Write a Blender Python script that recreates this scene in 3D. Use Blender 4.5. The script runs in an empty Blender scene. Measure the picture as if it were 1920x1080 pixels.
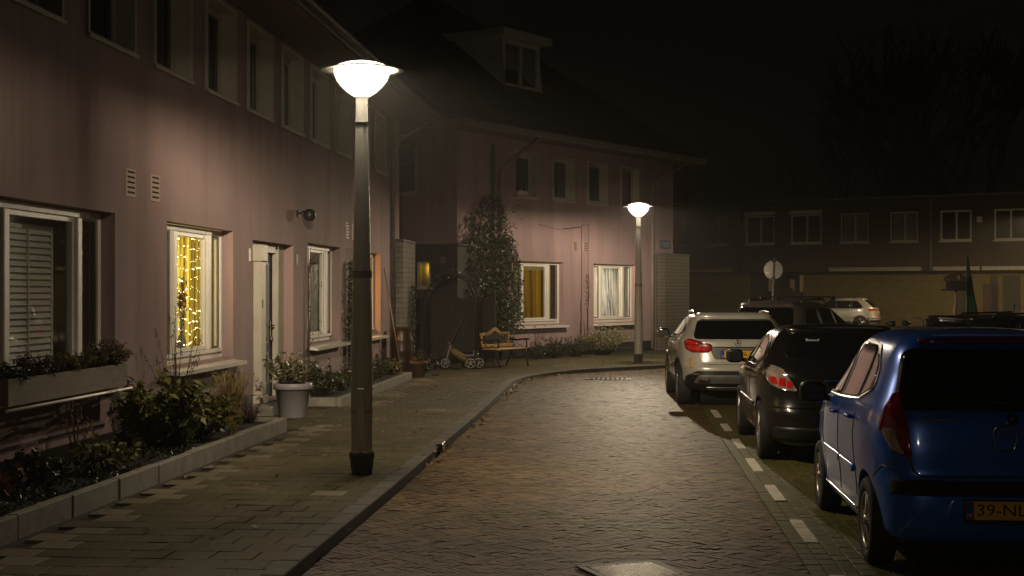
import bpy, bmesh, math, random
from math import sin, cos, pi, radians, sqrt, atan2
from mathutils import Vector, Matrix, noise
SC = bpy.context.scene
COL = SC.collection
random.seed(7)

# ------------------------------------------------------------------ mesh builder
class MB:
    def __init__(s):
        s.v = []; s.f = []; s.m = []; s.sm = []; s.cur = 0; s.smooth = False; s.M = None
    def add(s, vs, fs, smooth=None):
        b = len(s.v)
        if s.M is not None:
            vs = [tuple(s.M @ Vector(p)) for p in vs]
        s.v.extend([tuple(p) for p in vs])
        for f in fs:
            s.f.append(tuple(i + b for i in f)); s.m.append(s.cur)
            s.sm.append(s.smooth if smooth is None else smooth)
        return s
    def box(s, x0, x1, y0, y1, z0, z1, bev=0.0):
        if x0 > x1: x0, x1 = x1, x0
        if y0 > y1: y0, y1 = y1, y0
        if z0 > z1: z0, z1 = z1, z0
        b = min(bev, (x1-x0)*.45, (y1-y0)*.45, (z1-z0)*.45)
        if b <= 0:
            vs = [(x0,y0,z0),(x1,y0,z0),(x1,y1,z0),(x0,y1,z0),(x0,y0,z1),(x1,y0,z1),(x1,y1,z1),(x0,y1,z1)]
            return s.add(vs, [(3,2,1,0),(4,5,6,7),(0,1,5,4),(1,2,6,5),(2,3,7,6),(3,0,4,7)])
        # chamfered box
        vs = []
        def ring(z, i):
            return [(x0+i,y0,z),(x1-i,y0,z),(x1,y0+i,z),(x1,y1-i,z),(x1-i,y1,z),(x0+i,y1,z),(x0,y1-i,z),(x0,y0+i,z)]
        def ringin(z):
            return [(x0+b,y0+b,z),(x1-b,y0+b,z),(x1-b,y0+b,z),(x1-b,y1-b,z),(x1-b,y1-b,z),(x0+b,y1-b,z),(x0+b,y1-b,z),(x0+b,y0+b,z)]
        r0 = ring(z0+b, b); r1 = ring(z1-b, b)
        c0 = [(x0+b,y0+b,z0),(x1-b,y0+b,z0),(x1-b,y1-b,z0),(x0+b,y1-b,z0)]
        c1 = [(x0+b,y0+b,z1),(x1-b,y0+b,z1),(x1-b,y1-b,z1),(x0+b,y1-b,z1)]
        vs = r0 + r1 + c0 + c1
        fs = []
        for i in range(8):
            j = (i+1) % 8
            fs.append((i, j, 8+j, 8+i))
        fs += [(19,18,17,16),(20,21,22,23)]
        cm = [0,1,1,2,2,3,3,0]
        for i in range(8):
            j = (i+1) % 8
            a, c = cm[i], cm[j]
            if a == c:
                fs.append((j, i, 16+a)); fs.append((8+i, 8+j, 20+a))
            else:
                fs.append((j, i, 16+a, 16+c)); fs.append((8+i, 8+j, 20+c, 20+a))
        return s.add(vs, fs)
    def pane(s, x0, x1, y, z0, z1):
        return s.add([(x0,y,z0),(x1,y,z0),(x1,y,z1),(x0,y,z1)], [(0,1,2,3)])
    def quad(s, a, b, c, d):
        return s.add([a,b,c,d], [(0,1,2,3)])
    def tube(s, pts, r, n=8, caps=True, smooth=True):
        pts = [Vector(p) for p in pts]
        if isinstance(r, (int, float)): r = [r]*len(pts)
        vs = []; fs = []
        up = None
        for i, p in enumerate(pts):
            if i == 0: t = pts[1]-pts[0]
            elif i == len(pts)-1: t = pts[-1]-pts[-2]
            else: t = (pts[i+1]-pts[i]).normalized() + (pts[i]-pts[i-1]).normalized()
            if t.length < 1e-9: t = Vector((0,0,1))
            t.normalize()
            if up is None:
                up = Vector((0,0,1)) if abs(t.z) < .9 else Vector((1,0,0))
            a = t.cross(up)
            if a.length < 1e-6: a = t.orthogonal()
            a.normalize(); b = a.cross(t).normalized(); up = b
            for k in range(n):
                q = 2*pi*k/n
                vs.append(tuple(p + a*(cos(q)*r[i]) + b*(sin(q)*r[i])))
        for i in range(len(pts)-1):
            for k in range(n):
                k2 = (k+1) % n
                fs.append((i*n+k, i*n+k2, (i+1)*n+k2, (i+1)*n+k))
        s.add(vs, [f[::-1] for f in fs], smooth)
        if caps:
            b = len(s.v) - len(vs)
            s.f.append(tuple(b+k for k in range(n))); s.m.append(s.cur); s.sm.append(False)
            e = b + (len(pts)-1)*n
            s.f.append(tuple(e+k for k in range(n))[::-1]); s.m.append(s.cur); s.sm.append(False)
        return s
    def lathe(s, prof, n=32, c=(0,0,0), smooth=True, axis='z'):
        vs = []; fs = []
        m = len(prof)
        for i in range(n):
            q = 2*pi*i/n
            for (r, z) in prof:
                if axis == 'z': vs.append((c[0]+r*cos(q), c[1]+r*sin(q), c[2]+z))
                elif axis == 'y': vs.append((c[0]+r*cos(q), c[1]+z, c[2]-r*sin(q)))
                else: vs.append((c[0]+z, c[1]+r*cos(q), c[2]+r*sin(q)))
        for i in range(n):
            j = (i+1) % n
            for k in range(m-1):
                if prof[k][0] < 1e-6 and prof[k+1][0] < 1e-6: continue
                if prof[k][0] < 1e-6: fs.append((i*m+k, j*m+k+1, i*m+k+1))
                elif prof[k+1][0] < 1e-6: fs.append((i*m+k, j*m+k, i*m+k+1))
                else: fs.append((i*m+k, j*m+k, j*m+k+1, i*m+k+1))
        return s.add(vs, fs, smooth)
    def prism(s, poly, z0, z1):
        """poly in xy, extruded in z"""
        n = len(poly)
        vs = [(p[0],p[1],z0) for p in poly] + [(p[0],p[1],z1) for p in poly]
        fs = [tuple(range(n))[::-1], tuple(range(n, 2*n))]
        for i in range(n):
            j = (i+1) % n
            fs.append((i, j, n+j, n+i))
        return s.add(vs, fs)
    def plate(s, poly, y0, y1):
        """poly in xz (counter-clockwise seen from -y), extruded in y"""
        n = len(poly)
        vs = [(p[0],y0,p[1]) for p in poly] + [(p[0],y1,p[1]) for p in poly]
        fs = [tuple(range(n)), tuple(range(n, 2*n))[::-1]]
        for i in range(n):
            j = (i+1) % n
            fs.append((j, i, n+i, n+j))
        return s.add(vs, fs)
    def grid(s, fn, nu, nv, smooth=True, flip=False):
        vs = [fn(i/nu, j/nv) for i in range(nu+1) for j in range(nv+1)]
        fs = []
        for i in range(nu):
            for j in range(nv):
                a = i*(nv+1)+j
                f = (a, a+nv+1, a+nv+2, a+1)
                fs.append(f[::-1] if flip else f)
        return s.add(vs, fs, smooth)
    def mesh(s, name, mats):
        me = bpy.data.meshes.new(name)
        me.from_pydata(s.v, [], s.f)
        if not isinstance(mats, (list, tuple)): mats = [mats]
        for m in mats: me.materials.append(m)
        if s.f:
            me.polygons.foreach_set('material_index', s.m)
            me.polygons.foreach_set('use_smooth', s.sm)
        me.update()
        return me
    def obj(s, name, mats, parent=None):
        o = bpy.data.objects.new(name, s.mesh(name, mats))
        COL.objects.link(o)
        if parent is not None: o.parent = parent
        return o

def tag(o, label=None, cat=None, group=None, kind=None):
    if label: o['label'] = label
    if cat: o['category'] = cat
    if group: o['group'] = group
    if kind: o['kind'] = kind
    return o
def thing(name, label, cat, loc=(0,0,0), rz=0.0, group=None):
    o = bpy.data.objects.new(name, None); COL.objects.link(o)
    o.empty_display_size = .2
    o.location = loc; o.rotation_euler = (0,0,rz)
    return tag(o, label, cat, group)
def struct(name, mb, mat):
    return tag(mb.obj(name, mat), kind='structure')
def copy_tree(o, parent=None):
    c = o.copy(); COL.objects.link(c)
    if parent is not None: c.parent = parent
    for ch in list(o.children): copy_tree(ch, c)
    return c
def fix_normals(o):
    bm = bmesh.new(); bm.from_mesh(o.data)
    bmesh.ops.recalc_face_normals(bm, faces=bm.faces); bm.to_mesh(o.data); bm.free()

def text_mesh(body, size, name='lettering', extrude=.001, align='CENTER', spacing=1.0, sx=1.0):
    cu = bpy.data.curves.new(name, 'FONT')
    cu.body = body; cu.size = size; cu.extrude = extrude; cu.align_x = align; cu.align_y = 'CENTER'
    cu.space_character = spacing; cu.resolution_u = 3
    t = bpy.data.objects.new(name, cu); COL.objects.link(t)
    dg = bpy.context.evaluated_depsgraph_get()
    me = bpy.data.meshes.new_from_object(t.evaluated_get(dg), depsgraph=dg)
    bpy.data.objects.remove(t); bpy.data.curves.remove(cu)
    if sx != 1.0: me.transform(Matrix.Diagonal((sx,1,1,1)))
    return me

# ------------------------------------------------------------------ materials
def newmat(name):
    m = bpy.data.materials.new(name); m.use_nodes = True
    nt = m.node_tree; nt.nodes.clear()
    out = nt.nodes.new('ShaderNodeOutputMaterial')
    return m, nt, out
def N(nt, typ, **kw):
    n = nt.nodes.new(typ)
    for k, v in kw.items():
        if k.startswith('i_'):
            key = k[2:].replace('_', ' ')
            n.inputs[key].default_value = v
        else: setattr(n, k, v)
    return n
def L(nt, a, b): nt.links.new(a, b)
def c4(c): return (c[0], c[1], c[2], 1)
def ramp(nt, stops):
    r = nt.nodes.new('ShaderNodeValToRGB')
    e = r.color_ramp.elements
    e[0].position, e[0].color = stops[0][0], c4(stops[0][1])
    e[1].position, e[1].color = stops[-1][0], c4(stops[-1][1])
    for p, c in stops[1:-1]:
        x = e.new(p); x.color = c4(c)
    return r
def mat(name, c1, c2=None, rough=.6, metal=0.0, scale=8.0, bump=0.0, bscale=None, coat=0.0, spec=.5, stretch=None, island=0.0, bdist=.01, rvar=0.0):
    """noise-mottled principled material; island = brightness spread per loose piece"""
    m, nt, out = newmat(name)
    p = N(nt, 'ShaderNodeBsdfPrincipled')
    L(nt, p.outputs[0], out.inputs[0])
    p.inputs['Roughness'].default_value = rough; p.inputs['Metallic'].default_value = metal
    p.inputs['Coat Weight'].default_value = coat; p.inputs['Coat Roughness'].default_value = .03
    p.inputs['Specular IOR Level'].default_value = spec
    tc = N(nt, 'ShaderNodeTexCoord')
    vec = tc.outputs['Object']
    if stretch:
        mp = N(nt, 'ShaderNodeMapping'); mp.inputs['Scale'].default_value = stretch
        L(nt, vec, mp.inputs[0]); vec = mp.outputs[0]
    if c2 is None: c2 = tuple(x*.75 for x in c1)
    nz = N(nt, 'ShaderNodeTexNoise', i_Scale=scale, i_Detail=5.0, i_Roughness=.6)
    L(nt, vec, nz.inputs['Vector'])
    r = ramp(nt, [(.32, c2), (.68, c1)])
    L(nt, nz.outputs['Fac'], r.inputs[0])
    col = r.outputs[0]
    if island > 0:
        g = N(nt, 'ShaderNodeNewGeometry')
        mr = N(nt, 'ShaderNodeMapRange', i_To_Min=1-island, i_To_Max=1+island)
        L(nt, g.outputs['Random Per Island'], mr.inputs['Value'])
        hs = N(nt, 'ShaderNodeHueSaturation')
        L(nt, mr.outputs[0], hs.inputs['Value']); L(nt, col, hs.inputs['Color'])
        col = hs.outputs[0]
    L(nt, col, p.inputs['Base Color'])
    if rvar > 0:
        mr2 = N(nt, 'ShaderNodeMapRange', i_To_Min=max(.02, rough-rvar), i_To_Max=min(1, rough+rvar))
        L(nt, nz.outputs['Fac'], mr2.inputs['Value']); L(nt, mr2.outputs[0], p.inputs['Roughness'])
    if bump > 0:
        nb = N(nt, 'ShaderNodeTexNoise', i_Scale=bscale or scale*4, i_Detail=4.0)
        L(nt, vec, nb.inputs['Vector'])
        b = N(nt, 'ShaderNodeBump', i_Strength=bump, i_Distance=bdist)
        L(nt, nb.outputs['Fac'], b.inputs['Height']); L(nt, b.outputs[0], p.inputs['Normal'])
    return m
def emis(name, c, strength):
    m, nt, out = newmat(name)
    e = N(nt, 'ShaderNodeEmission'); e.inputs[0].default_value = c4(c); e.inputs[1].default_value = strength
    L(nt, e.outputs[0], out.inputs[0]); return m
def glassmat(name, tint=(.9,.93,.92), rough=.015, ior=1.5):
    m, nt, out = newmat(name)
    tr = N(nt, 'ShaderNodeBsdfTransparent'); tr.inputs[0].default_value = c4(tint)
    gl = N(nt, 'ShaderNodeBsdfGlossy'); gl.inputs['Roughness'].default_value = rough
    fr = N(nt, 'ShaderNodeFresnel'); gb = N(nt, 'ShaderNodeNewGeometry')
    io = N(nt, 'ShaderNodeMapRange', i_To_Min=ior, i_To_Max=1/ior); L(nt, gb.outputs['Backfacing'], io.inputs['Value']); L(nt, io.outputs[0], fr.inputs[0])
    # faint waviness of old panes
    tc = N(nt, 'ShaderNodeTexCoord'); nz = N(nt, 'ShaderNodeTexNoise', i_Scale=1.6)
    L(nt, tc.outputs['Object'], nz.inputs['Vector'])
    b = N(nt, 'ShaderNodeBump', i_Strength=.05, i_Distance=.02); L(nt, nz.outputs['Fac'], b.inputs['Height'])
    L(nt, b.outputs[0], gl.inputs['Normal'])
    mx = N(nt, 'ShaderNodeMixShader')
    L(nt, fr.outputs[0], mx.inputs[0]); L(nt, tr.outputs[0], mx.inputs[1]); L(nt, gl.outputs[0], mx.inputs[2])
    L(nt, mx.outputs[0], out.inputs[0]); return m
def stucco(name, c):
    m, nt, out = newmat(name)
    p = N(nt, 'ShaderNodeBsdfPrincipled', i_Roughness=.85); L(nt, p.outputs[0], out.inputs[0])
    p.inputs['Specular IOR Level'].default_value = .25
    tc = N(nt, 'ShaderNodeTexCoord')
    mp = N(nt, 'ShaderNodeMapping'); mp.inputs['Scale'].default_value = (1.6, 1.6, .22); L(nt, tc.outputs['Object'], mp.inputs[0])
    n1 = N(nt, 'ShaderNodeTexNoise', i_Scale=1.1, i_Detail=6.0, i_Roughness=.65); L(nt, mp.outputs[0], n1.inputs['Vector'])
    n2 = N(nt, 'ShaderNodeTexNoise', i_Scale=.5, i_Detail=3.0); L(nt, tc.outputs['Object'], n2.inputs['Vector'])
    mp3 = N(nt, 'ShaderNodeMapping'); mp3.inputs['Scale'].default_value = (9, 9, .35); L(nt, tc.outputs['Object'], mp3.inputs[0])
    n3 = N(nt, 'ShaderNodeTexNoise', i_Scale=1.0, i_Detail=4.0); L(nt, mp3.outputs[0], n3.inputs['Vector'])
    r = ramp(nt, [(.3, tuple(x*y for x, y in zip(c, (.60,.62,.64)))), (.55, c), (.8, tuple(x*y for x, y in zip(c, (1.12,1.08,1.05))))])
    ad = N(nt, 'ShaderNodeMath', operation='MULTIPLY_ADD'); ad.inputs[1].default_value = .55
    L(nt, n1.outputs['Fac'], ad.inputs[0])
    m2 = N(nt, 'ShaderNodeMath', operation='MULTIPLY'); m2.inputs[1].default_value = .3; L(nt, n2.outputs['Fac'], m2.inputs[0])
    m3 = N(nt, 'ShaderNodeMath', operation='MULTIPLY_ADD'); m3.inputs[1].default_value = .17; L(nt, n3.outputs['Fac'], m3.inputs[0]); L(nt, m2.outputs[0], m3.inputs[2])
    L(nt, m3.outputs[0], ad.inputs[2]); L(nt, ad.outputs[0], r.inputs[0]); L(nt, r.outputs[0], p.inputs['Base Color'])
    nb = N(nt, 'ShaderNodeTexNoise', i_Scale=55.0, i_Detail=4.0); L(nt, tc.outputs['Object'], nb.inputs['Vector'])
    b = N(nt, 'ShaderNodeBump', i_Strength=.3, i_Distance=.01); L(nt, nb.outputs['Fac'], b.inputs['Height']); L(nt, b.outputs[0], p.inputs['Normal'])
    return m
def brickmat(name, c1, c2, mortar, bw=.21, bh=.065, ms=.012, rough=.8, plane='xz', bump=.5, spec=.3):
    m, nt, out = newmat(name)
    p = N(nt, 'ShaderNodeBsdfPrincipled', i_Roughness=rough); L(nt, p.outputs[0], out.inputs[0])
    p.inputs['Specular IOR Level'].default_value = spec
    tc = N(nt, 'ShaderNodeTexCoord')
    mp = N(nt, 'ShaderNodeMapping')
    if plane == 'xz': mp.inputs['Rotation'].default_value = (radians(-90), 0, 0)
    elif plane == 'yz': mp.inputs['Rotation'].default_value = (radians(-90), 0, radians(-90))
    L(nt, tc.outputs['Object'], mp.inputs[0])
    if plane == 'sum':   # both axes of an upright corner
        sx = N(nt, 'ShaderNodeSeparateXYZ'); L(nt, tc.outputs['Object'], sx.inputs[0])
        ad = N(nt, 'ShaderNodeMath', operation='ADD'); L(nt, sx.outputs[0], ad.inputs[0]); L(nt, sx.outputs[1], ad.inputs[1])
        cb = N(nt, 'ShaderNodeCombineXYZ'); L(nt, ad.outputs[0], cb.inputs[0]); L(nt, sx.outputs[2], cb.inputs[1]); src = cb.outputs[0]
    else: src = mp.outputs[0]
    bt = N(nt, 'ShaderNodeTexBrick')
    bt.inputs['Color1'].default_value = c4(c1); bt.inputs['Color2'].default_value = c4(c2); bt.inputs['Mortar'].default_value = c4(mortar)
    bt.inputs['Scale'].default_value = 1; bt.inputs['Mortar Size'].default_value = ms; bt.inputs['Brick Width'].default_value = bw; bt.inputs['Row Height'].default_value = bh
    bt.inputs['Mortar Smooth'].default_value = .2
    if abs(bw-bh) < .001: bt.offset = 0
    L(nt, src, bt.inputs['Vector'])
    nz = N(nt, 'ShaderNodeTexNoise', i_Scale=3.0, i_Detail=5.0); L(nt, tc.outputs['Object'], nz.inputs['Vector'])
    mr = N(nt, 'ShaderNodeMapRange', i_To_Min=.7, i_To_Max=1.25); L(nt, nz.outputs['Fac'], mr.inputs['Value'])
    hs = N(nt, 'ShaderNodeHueSaturation'); L(nt, mr.outputs[0], hs.inputs['Value']); L(nt, bt.outputs['Color'], hs.inputs['Color'])
    L(nt, hs.outputs[0], p.inputs['Base Color'])
    b = N(nt, 'ShaderNodeBump', i_Strength=bump, i_Distance=.008, invert=True); L(nt, bt.outputs['Fac'], b.inputs['Height']); L(nt, b.outputs[0], p.inputs['Normal'])
    return m
def leafmat(name, c1, c2, rough=.45, trans=.25):
    m, nt, out = newmat(name)
    p = N(nt, 'ShaderNodeBsdfPrincipled', i_Roughness=rough)
    g = N(nt, 'ShaderNodeNewGeometry')
    r = ramp(nt, [(0, c2), (1, c1)]); L(nt, g.outputs['Random Per Island'], r.inputs[0]); L(nt, r.outputs[0], p.inputs['Base Color'])
    t = N(nt, 'ShaderNodeBsdfTranslucent'); L(nt, r.outputs[0], t.inputs[0])
    mx = N(nt, 'ShaderNodeMixShader'); mx.inputs[0].default_value = trans
    L(nt, p.outputs[0], mx.inputs[1]); L(nt, t.outputs[0], mx.inputs[2]); L(nt, mx.outputs[0], out.inputs[0])
    return m
def clothmat(name, c, trans=.6):
    m, nt, out = newmat(name)
    d = N(nt, 'ShaderNodeBsdfDiffuse'); t = N(nt, 'ShaderNodeBsdfTranslucent')
    tc = N(nt, 'ShaderNodeTexCoord'); mp = N(nt, 'ShaderNodeMapping'); mp.inputs['Scale'].default_value = (14, 14, .4); L(nt, tc.outputs['Object'], mp.inputs[0])
    nz = N(nt, 'ShaderNodeTexNoise', i_Scale=1.0, i_Detail=3.0); L(nt, mp.outputs[0], nz.inputs['Vector'])
    r = ramp(nt, [(.36, tuple(x*.22 for x in c)), (.5, tuple(x*.7 for x in c)), (.66, c)]); L(nt, nz.outputs['Fac'], r.inputs[0])  # light and dark fold bands painted into the cloth colour
    L(nt, r.outputs[0], d.inputs[0]); L(nt, r.outputs[0], t.inputs[0])
    mx = N(nt, 'ShaderNodeMixShader'); mx.inputs[0].default_value = trans
    L(nt, d.outputs[0], mx.inputs[1]); L(nt, t.outputs[0], mx.inputs[2]); L(nt, mx.outputs[0], out.inputs[0])
    return m
def pavermat(name, c1, c2, moss, mossamt, rough=.5, island=.3, bump=.35, bscale=90, rot=0.0):
    """per-piece tone (each block is an island) with patches of moss and grime"""
    m, nt, out = newmat(name)
    p = N(nt, 'ShaderNodeBsdfPrincipled'); L(nt, p.outputs[0], out.inputs[0]); p.inputs['Specular IOR Level'].default_value = .24
    tc = N(nt, 'ShaderNodeTexCoord'); g = N(nt, 'ShaderNodeNewGeometry')
    r = ramp(nt, [(0, c2), (.5, tuple((a+b)/2 for a, b in zip(c1, c2))), (1, c1)]); L(nt, g.outputs['Random Per Island'], r.inputs[0])
    nz = N(nt, 'ShaderNodeTexNoise', i_Scale=.9, i_Detail=6.0, i_Roughness=.65); L(nt, tc.outputs['Object'], nz.inputs['Vector'])
    mr = N(nt, 'ShaderNodeMapRange', i_From_Min=.62-mossamt*.4, i_From_Max=.8-mossamt*.4); L(nt, nz.outputs['Fac'], mr.inputs['Value'])
    mul = N(nt, 'ShaderNodeMath', operation='MULTIPLY'); mul.inputs[1].default_value = .75; L(nt, mr.outputs[0], mul.inputs[0])
    mx = N(nt, 'ShaderNodeMix', data_type='RGBA')
    L(nt, mul.outputs[0], mx.inputs['Factor']); L(nt, r.outputs[0], mx.inputs[6]); mx.inputs[7].default_value = c4(moss)
    nf = N(nt, 'ShaderNodeTexNoise', i_Scale=26.0, i_Detail=5.0); L(nt, tc.outputs['Object'], nf.inputs['Vector'])
    mf = N(nt, 'ShaderNodeMapRange', i_To_Min=.6, i_To_Max=1.4); L(nt, nf.outputs['Fac'], mf.inputs['Value'])
    hs = N(nt, 'ShaderNodeHueSaturation'); L(nt, mf.outputs[0], hs.inputs['Value']); L(nt, mx.outputs[2], hs.inputs['Color'])
    L(nt, hs.outputs[0], p.inputs['Base Color'])
    rr = N(nt, 'ShaderNodeMapRange', i_To_Min=rough-.12, i_To_Max=rough+.2); L(nt, nf.outputs['Fac'], rr.inputs['Value']); L(nt, rr.outputs[0], p.inputs['Roughness'])
    nb = N(nt, 'ShaderNodeTexNoise', i_Scale=bscale, i_Detail=4.0); L(nt, tc.outputs['Object'], nb.inputs['Vector'])
    b = N(nt, 'ShaderNodeBump', i_Strength=bump, i_Distance=.006); L(nt, nb.outputs['Fac'], b.inputs['Height']); L(nt, b.outputs[0], p.inputs['Normal'])
    return m

PINK = (.335, .238, .232)
M = {}
M['stucco'] = stucco('pink_stucco', PINK)
M['stucco2'] = stucco('pink_stucco_corner', (.39, .270, .276))
M['plinth'] = brickmat('dark_plinth_tile', (.030,.028,.030), (.022,.02,.022), (.012,.012,.012), .1, .22, .008, .45)
M['white'] = mat('white_paint', (.80,.77,.70), (.70,.67,.60), .42, scale=3, bump=.05, bscale=30)
M['creamtrim'] = mat('cream_trim', (.50,.46,.38), (.42,.38,.31), .5, scale=3)
M['greypaint'] = mat('grey_paint', (.13,.13,.13), (.09,.09,.09), .5, scale=4)
M['zinc'] = mat('zinc_pipe', (.22,.21,.21), (.14,.135,.13), .5, .5, scale=6)
M['dark'] = mat('dark_void', (.012,.011,.010), (.008,.008,.008), .9)
M['room'] = mat('room_wall', (.55,.5,.42), (.5,.45,.38), .9)
M['glass'] = glassmat('window_glass')
M['roof'] = brickmat('roof_tile', (.10,.05,.038), (.075,.038,.03), (.03,.018,.015), .22, .3, .02, .7, plane='xy')
M['gutter'] = mat('gutter_paint', (.25,.23,.20), (.17,.16,.14), .55, scale=2)
M['boards'] = mat('dormer_boards', (.72,.70,.66), (.6,.58,.54), .6, scale=3)
M['tilewhite'] = brickmat('glazed_white_brick', (.28,.26,.23), (.23,.215,.19), (.09,.085,.08), .24, .115, .008, .35, plane='sum')
M['tiledark'] = brickmat('brown_grid_tile', (.070,.055,.045), (.050,.040,.034), (.17,.155,.135), .105, .105, .006, .4, plane='sum')
M['woodlight'] = mat('bench_wood', (.50,.30,.10), (.38,.21,.06), .5, scale=6, stretch=(1,8,8))
M['iron'] = mat('black_iron', (.014,.014,.014), (.01,.01,.01), .45, .6)
M['mast'] = mat('mast_paint', (.62,.60,.55), (.50,.48,.43), .42, .0, scale=5, stretch=(3,3,.6), bump=.1, bscale=20)
M['concrete'] = mat('concrete_kerb', (.25,.23,.19), (.15,.14,.115), .85, scale=5, bump=.4, bscale=60, island=.12)
M['soil'] = mat('soil', (.022,.016,.011), (.010,.008,.006), .95, scale=14, bump=.9, bscale=30, bdist=.04)
M['rubber'] = mat('tyre_rubber', (.014,.014,.015), (.010,.010,.011), .75)
M['alloy'] = mat('alloy_rim', (.55,.54,.52), (.45,.44,.42), .3, .9)
M['blackplastic'] = mat('black_plastic', (.014,.014,.015), (.010,.010,.010), .42)
M['chrome'] = mat('chrome', (.75,.74,.72), (.7,.7,.68), .12, 1.0)
M['autoglass'] = mat('car_glass', (.006,.007,.007), (.005,.005,.006), .02, coat=1.0, spec=.9)
M['mirrorglass'] = mat('mirror_dull', (.012,.012,.013), (.009,.009,.009), .35)
M['plateyellow'] = mat('plate_yellow', (.80,.42,.015), (.74,.38,.012), .4)
M['platetext'] = mat('plate_black', (.01,.01,.01), (.01,.01,.01), .4)
M['plateblue'] = mat('plate_blue', (.02,.05,.35), (.018,.045,.3), .4)
M['whiteplastic'] = mat('white_plastic', (.7,.7,.68), (.62,.62,.6), .35)
M['lampred'] = mat('tail_lamp_red', (.62,.016,.012), (.42,.008,.008), .1, coat=1.0)
M['lampreddark'] = mat('tail_lamp_dark_red', (.24,.006,.007), (.15,.004,.005), .1, coat=1.0)
M['lampclear'] = mat('tail_lamp_clear', (.50,.42,.34), (.30,.24,.2), .12, .4, coat=1.0)
M['terracotta'] = mat('terracotta', (.10,.048,.03), (.07,.032,.02), .8)
M['greyplastic'] = mat('grey_pot_plastic', (.26,.25,.27), (.22,.21,.23), .5, scale=4)
M['signblue'] = mat('sign_blue', (.02,.045,.16), (.018,.04,.13), .4)
M['signgrey'] = mat('sign_back_grey', (.36,.34,.32), (.27,.25,.23), .55, .2, scale=6)
# ------------------------------------------------------------------ layout frames
TH = math.atan(.0833)                     # heading of the street, clockwise from +Y
U1 = Vector((sin(TH), cos(TH), 0)); IN1 = Vector((-cos(TH), sin(TH), 0))
O1 = Vector((-5.4*cos(TH), 5.4*sin(TH), 0))       # foot of the left house front
RZ1 = atan2(U1.y, U1.x)
U2 = Vector((.5623, .8269, 0)); IN2 = Vector((-.8269, .5623, 0))
O2 = Vector((-1.38, 36.2, 0)); RZ2 = atan2(U2.y, U2.x)
def h1(s, o, z=0.0): return O1 + U1*s - IN1*o + Vector((0,0,z))     # o = metres out from the wall
def h2(t, o, z=0.0): return O2 + U2*t - IN2*o + Vector((0,0,z))
PZ = .08                                            # pavement level, road is 0
KERB = [Vector(p) for p in [(-2.35,-3),(-2.02,1.2),(-1.72,5.2),(-1.394,9.4),(-1.10,12.95),(-.80,16.95),(-.50,20.9),(-.16,26.0),(.02,28.7),(.25,30.1),(.72,31.5),(1.36,32.7),(2.3,33.75),(3.75,35.0),(6.0,37.2),(9.0,41.0),(14.5,49.0)]]
def offset_line(pts, d):
    out = []
    for i, p in enumerate(pts):
        a = pts[max(0,i-1)]; b = pts[min(len(pts)-1,i+1)]
        t = (b-a).normalized(); out.append(p + Vector((-t.y, t.x))*d)
    return out
KBACK = offset_line(KERB, .15)
def clip_half(poly, p, nrm):
    out = []
    for i in range(len(poly)):
        a = poly[i]; b = poly[(i+1) % len(poly)]
        da = (a-p).dot(nrm); db = (b-p).dot(nrm)
        if da >= 0: out.append(a)
        if (da >= 0) != (db >= 0): out.append(a + (b-a)*(da/(da-db)))
    return out
def clip_line(poly, line, left, gap=.006):
    """keep the part of poly on one side of an open polyline (local half-plane of the nearest segment)"""
    c = sum(poly, Vector((0,0)))/len(poly)
    best = None
    for a, b in zip(line[:-1], line[1:]):
        t = max(0, min(1, (c-a).dot(b-a)/(b-a).length_squared)); d = (c-(a+(b-a)*t)).length
        if best is None or d < best[0]: best = (d, a, b)
    _, a, b = best
    if best[0] > .6:
        t = (b-a).normalized(); n = Vector((-t.y, t.x))
        return poly if ((c-a).dot(n) > 0) == left else []
    t = (b-a).normalized(); n = Vector((-t.y, t.x))*(1 if left else -1)
    return clip_half(poly, a + n*gap, n)
def block(mb, poly, ztop, depth, ch, rng, tilt=.0):
    """paving block: chamfered top and sides"""
    n = len(poly)
    if n < 3: return
    ar = sum(poly[i].x*poly[(i+1)%n].y - poly[(i+1)%n].x*poly[i].y for i in range(n))/2
    if abs(ar) < .0008: return
    if ar < 0: poly = poly[::-1]
    c = sum(poly, Vector((0,0)))/n
    tx, ty = rng.gauss(0, tilt), rng.gauss(0, tilt); dz = rng.gauss(0, tilt*.06)
    k = lambda p, z: (p.x, p.y, z + dz + (p.x-c.x)*tx + (p.y-c.y)*ty)
    top = []
    for p in poly:
        d = (c-p); l = d.length
        top.append(p + d*(min(.45, ch*1.5/max(l, 1e-4))))
    vs = [k(p, ztop) for p in top] + [k(p, ztop-ch*.7) for p in poly] + [(p.x, p.y, ztop-depth) for p in poly]
    fs = [tuple(range(n))]
    for i in range(n):
        j = (i+1) % n
        fs.append((n+i, n+j, j, i)); fs.append((2*n+i, 2*n+j, n+j, n+i))
    mb.add(vs, fs)

M['roadbrick'] = pavermat('road_brick', (.150,.092,.036), (.042,.026,.011), (.050,.038,.010), .35, rough=.60, bump=.25)
M['mossbrick'] = pavermat('mossy_bay_brick', (.150,.120,.055), (.080,.065,.034), (.075,.075,.014), .75, rough=.6)
M['tile'] = pavermat('pavement_tile', (.125,.096,.050), (.074,.057,.031), (.044,.042,.011), .70, rough=.68, bscale=70)
M['lighttile'] = pavermat('light_pavement_tile', (.175,.15,.105), (.125,.105,.07), (.12,.12,.06), .2, rough=.62, bscale=70)
M['mortar'] = mat('joint_sand', (.026,.020,.011), (.013,.010,.006), .95, scale=20)
M['kerb'] = mat('kerb_stone', (.090,.083,.066), (.050,.046,.036), .8, scale=5, bump=.4, bscale=50, island=.15)
M['farground'] = brickmat('square_paving', (.075,.06,.045), (.05,.042,.032), (.02,.018,.014), .21, .105, .012, .6, plane='xy')
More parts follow.
